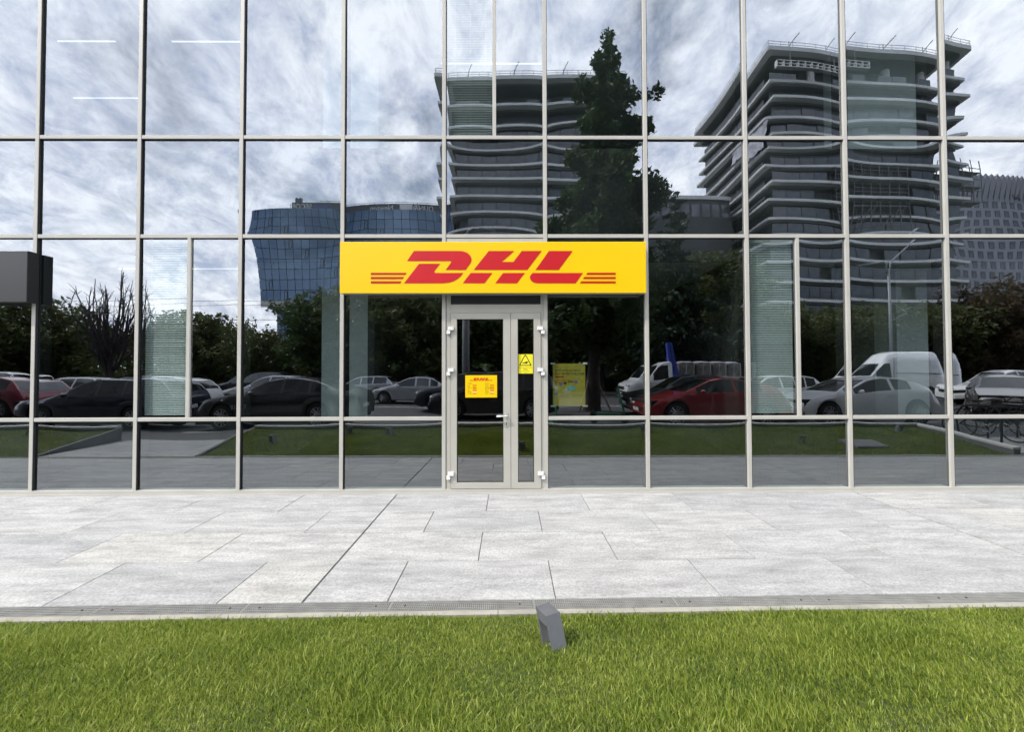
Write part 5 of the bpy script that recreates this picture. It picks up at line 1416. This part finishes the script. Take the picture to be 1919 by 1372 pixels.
# ------------------------------------------------------------------ blue glass office block on a narrow foot
bl = thing('glass_block', 'blue glass office block flaring outwards over a narrow foot', 'building', (-38.0, -100.0, 0))
YBL = -95.0
def on(px, py, y=YBL): 
    p = mir(px, py, y); return p[0]+38.0, p[2]
tl, tr_ = on(464, 396), on(850, 396); bl_, br_ = on(477, 563), on(850, 563)
zt, zb0 = tl[1], bl_[1]
xtl, xbl, xr_ = tl[0], bl_[0], tr_[0]
dpt = 26.0
MB().hexa([(xbl+0.3, -dpt+5, zb0+.1), (xr_-0.3, -dpt+5, zb0+.1), (xr_-0.3, 4.8, zb0+.1), (xbl+0.3, 4.8, zb0+.1), (xtl+0.3, -dpt+5, zt), (xr_-0.3, -dpt+5, zt), (xr_-0.3, 4.8, zt), (xtl+0.3, 4.8, zt)]).build('block_core', M['blue_line'], bl)
nc, nr = 24, 8
rq = random.Random(6)
for r in range(nr):
    for c in range(nc):
        def q(u, v):
            return (xbl+(xtl-xbl)*v)*(1-u)+xr_*u, zb0+(zt-zb0)*v
        u0, u1, v0, v1 = c/nc, (c+1)/nc, r/nr, (r+1)/nr
        P = [q(u0, v0), q(u1, v0), q(u1, v1), q(u0, v1)]
        cx = sum(p[0] for p in P)/4; cz_ = sum(p[1] for p in P)/4
        g_ = 0.07
        P = [(x-cx+(g_ if x < cx else -g_), z-cz_+(g_ if z < cz_ else -g_)) for x, z in P]
        m = MB(); j1, j2 = rq.gauss(0, 0.008), rq.gauss(0, 0.006)
        m.add([(x, 0.02+j1*x+j2*z, z) for x, z in P]+[(x, -0.08, z) for x, z in P], [(0, 1, 2, 3), (7, 6, 5, 4)]+[(i, i+4, (i+1) % 4+4, (i+1) % 4) for i in range(4)])
        m.build('glass_panel', M['blue_glass'], bl, loc=(cx, 5.0, cz_))
        if (c+2*r) % 11 == 3:
            fr = MB(); w_, h2 = 0.45, 1.1
            for a, b, c_, d in ((-w_, w_, -h2, -h2+.12), (-w_, w_, h2-.12, h2), (-w_, -w_+.12, -h2, h2), (w_-.12, w_, -h2, h2)):
                fr.box(a, b, 0.05, 0.10, c_, d)
            fr.build('vent_frame', M['blue_line'], bl, loc=(cx+0.4, 5.0, cz_))
MB().hexa([(xbl+1.5, -dpt+6, zb0-1.8), (xr_, -dpt+6, zb0-1.8), (xr_, 3.0, zb0-1.8), (xbl+1.5, 3.0, zb0-1.8), (xbl, -dpt+5, zb0), (xr_, -dpt+5, zb0), (xr_, 5.0, zb0), (xbl, 5.0, zb0)]).build('overhang_soffit', M['roof_white'], bl)
fx0 = on(500, 590)[0]
MB().box(fx0, xr_-2, -dpt+8, 1.5, 0.0, zb0-1.81).build('foot_storeys', M['blue_line'], bl)
for r in range(5):
    for c in range(9):
        MB().box(fx0+0.2+2.2*c, fx0+2.2+2.2*c, 1.5, 1.56, zb0-5.0-3.1*r, zb0-2.6-3.1*r).build('foot_pane', M['blue_glass'], bl)
# roof sign band with lettering
bx0 = on(545, 388)[0]
MB().box(xbl, xr_, 4.7, 5.12, zb0-1.5, zb0-0.02).build('fascia', M['roof_white'], bl)
zsb = zt+2.3
MB().box(bx0, xr_, 2.6, 3.2, zt-0.1, zsb).build('sign_band', M['sign_dark'], bl)
MB().box(bx0, xr_, -dpt+5, 2.5, zt, zt+0.9).build('roof_plant', M['sign_dark'], bl)
for k in range(2):
    MB().box(bx0+0.3+1.0*k, bx0+1.0+1.0*k, 1.2, 2.0, zt, zsb+1.9).build('chimney', M['sign_dark'], bl)
for s, pxr in (('SECOM', 588), ('Expert', 632), ('Newton', 735), ('DUNA', 818)):
    x = on(pxr, 390)[0]
    text_mesh(s, 1.9, M['sign_text'] if s not in ('Expert',) else M['crane_blue'], 'roof_lettering', bl, Matrix(((-1, 0, 0, x), (0, 0, 1, 3.25), (0, 1, 0, zt+0.5), (0, 0, 0, 1))), extrude=0.03)
x = on(782, 390)[0]; e_ = MB(); torus(e_, (x, 3.25, zt+1.1), 0.85, 0.11, 20, 5); e_.tube([(x-.5, 3.25, zt+.6), (x, 3.25, zt+1.7), (x+.5, 3.25, zt+.6)], 0.07, 5); e_.build('round_emblem', M['sign_text'], bl)
x = on(760, 390)[0]; MB().box(x-1.7, x+1.7, 3.21, 3.26, zt+0.05, zsb-0.15).build('emblem_board', M['sign_text'], bl)
rl = MB(); rl.tube([(bx0+8, 2.9, zsb+0.5), (xr_, 2.9, zsb+0.5)], 0.06, 5)
for k in range(12):
    xx = bx0+8+(xr_-bx0-8)*k/11; rl.tube([(xx, 2.9, zsb), (xx, 2.9, zsb+0.5)], 0.05, 5)
rl.build('roof_rail', M['rail'], bl)

# ------------------------------------------------------------------ pale hotel with square windows and a crown of fins
YH = -104.0
ht = thing('hotel', 'pale grey hotel with rows of square windows and flared fins', 'building', (140.0, YH-10, 0))
hx0 = mir(1765, 400, YH)[0]-140; hx1 = mir(2120, 400, YH)[0]-140
hz1 = mir(1850, 372, YH)[2]; hz2 = mir(1850, 326, YH)[2]
MB().box(hx0, hx1, -8, 10, 0, hz1).build('wall', M['hotel'], ht)
wm = MB().box(-0.85, 0.85, 0.0, 0.06, -1.05, 1.05).mesh('window', M['hotel_win_shade'])  # dark box; its L past the pane is recess shadow put into colour
wfm = MB().box(-0.72, 0.30, 0.062, 0.10, -0.9, 0.45).mesh('pane', M['tower_glass'])
for r in range(13):
    for c in range(14):
        xx = hx0+1.8+3.05*c+(0.6 if r % 2 else 0); zz = hz1-2.3-3.0*r
        if xx > hx1-1.5 or zz < 8: continue
        o = obj('window', wm, ht, (xx, 10.01, zz)); obj('pane', wfm, o)
nf = int((hx1-hx0)/1.9)
for k in range(nf):
    xx = hx0+0.9+1.9*k
    MB().add([(xx-0.6, 10, hz1-1.5), (xx+0.6, 10, hz1-1.5), (xx+0.95, 11.6, hz2-1.8), (xx-0.5, 11.6, hz2), (xx, 8, hz1-1.5), (xx, 8, hz2-1)], [(0, 1, 2, 3), (0, 3, 5, 4), (1, 4, 5, 2), (3, 2, 5), (0, 4, 1)]).build('crown_fin', M['hotel'], ht)
MB().box(hx0, hx1, -8, 9.5, hz1, hz2-2.5).build('crown_wall', M['hotel'], ht)
x = mir(1913, 370, YH)[0]-140
text_mesh('AP', 3.0, M['sign_dark'], 'wall_lettering', ht, Matrix(((-1, 0, 0, x+1.5), (0, 0, 1, 10.6), (0, 1, 0, hz1-0.4), (0, 0, 0, 1))), extrude=0.1)
# low rise between the trees and the wide tower
lw_ = thing('low_building', 'low dark office building between the conifer and the wide tower', 'building', (33.0, -80.0, 0))
zz = mir(1310, 378, -75)[2]
MB().box(-6, 12, -10, 5, 0, zz).build('wall', M['tower_core'], lw_)
MB().box(-6.3, 12.3, -10.3, 5.3, zz, zz+0.8).build('cornice', M['tower_conc'], lw_)
for k in range(8):
    MB().box(-5.6+2.2*k, -3.9+2.2*k, 5.0, 5.06, zz-4.0, zz-1.0).build('window', M['tower_glass'], lw_)
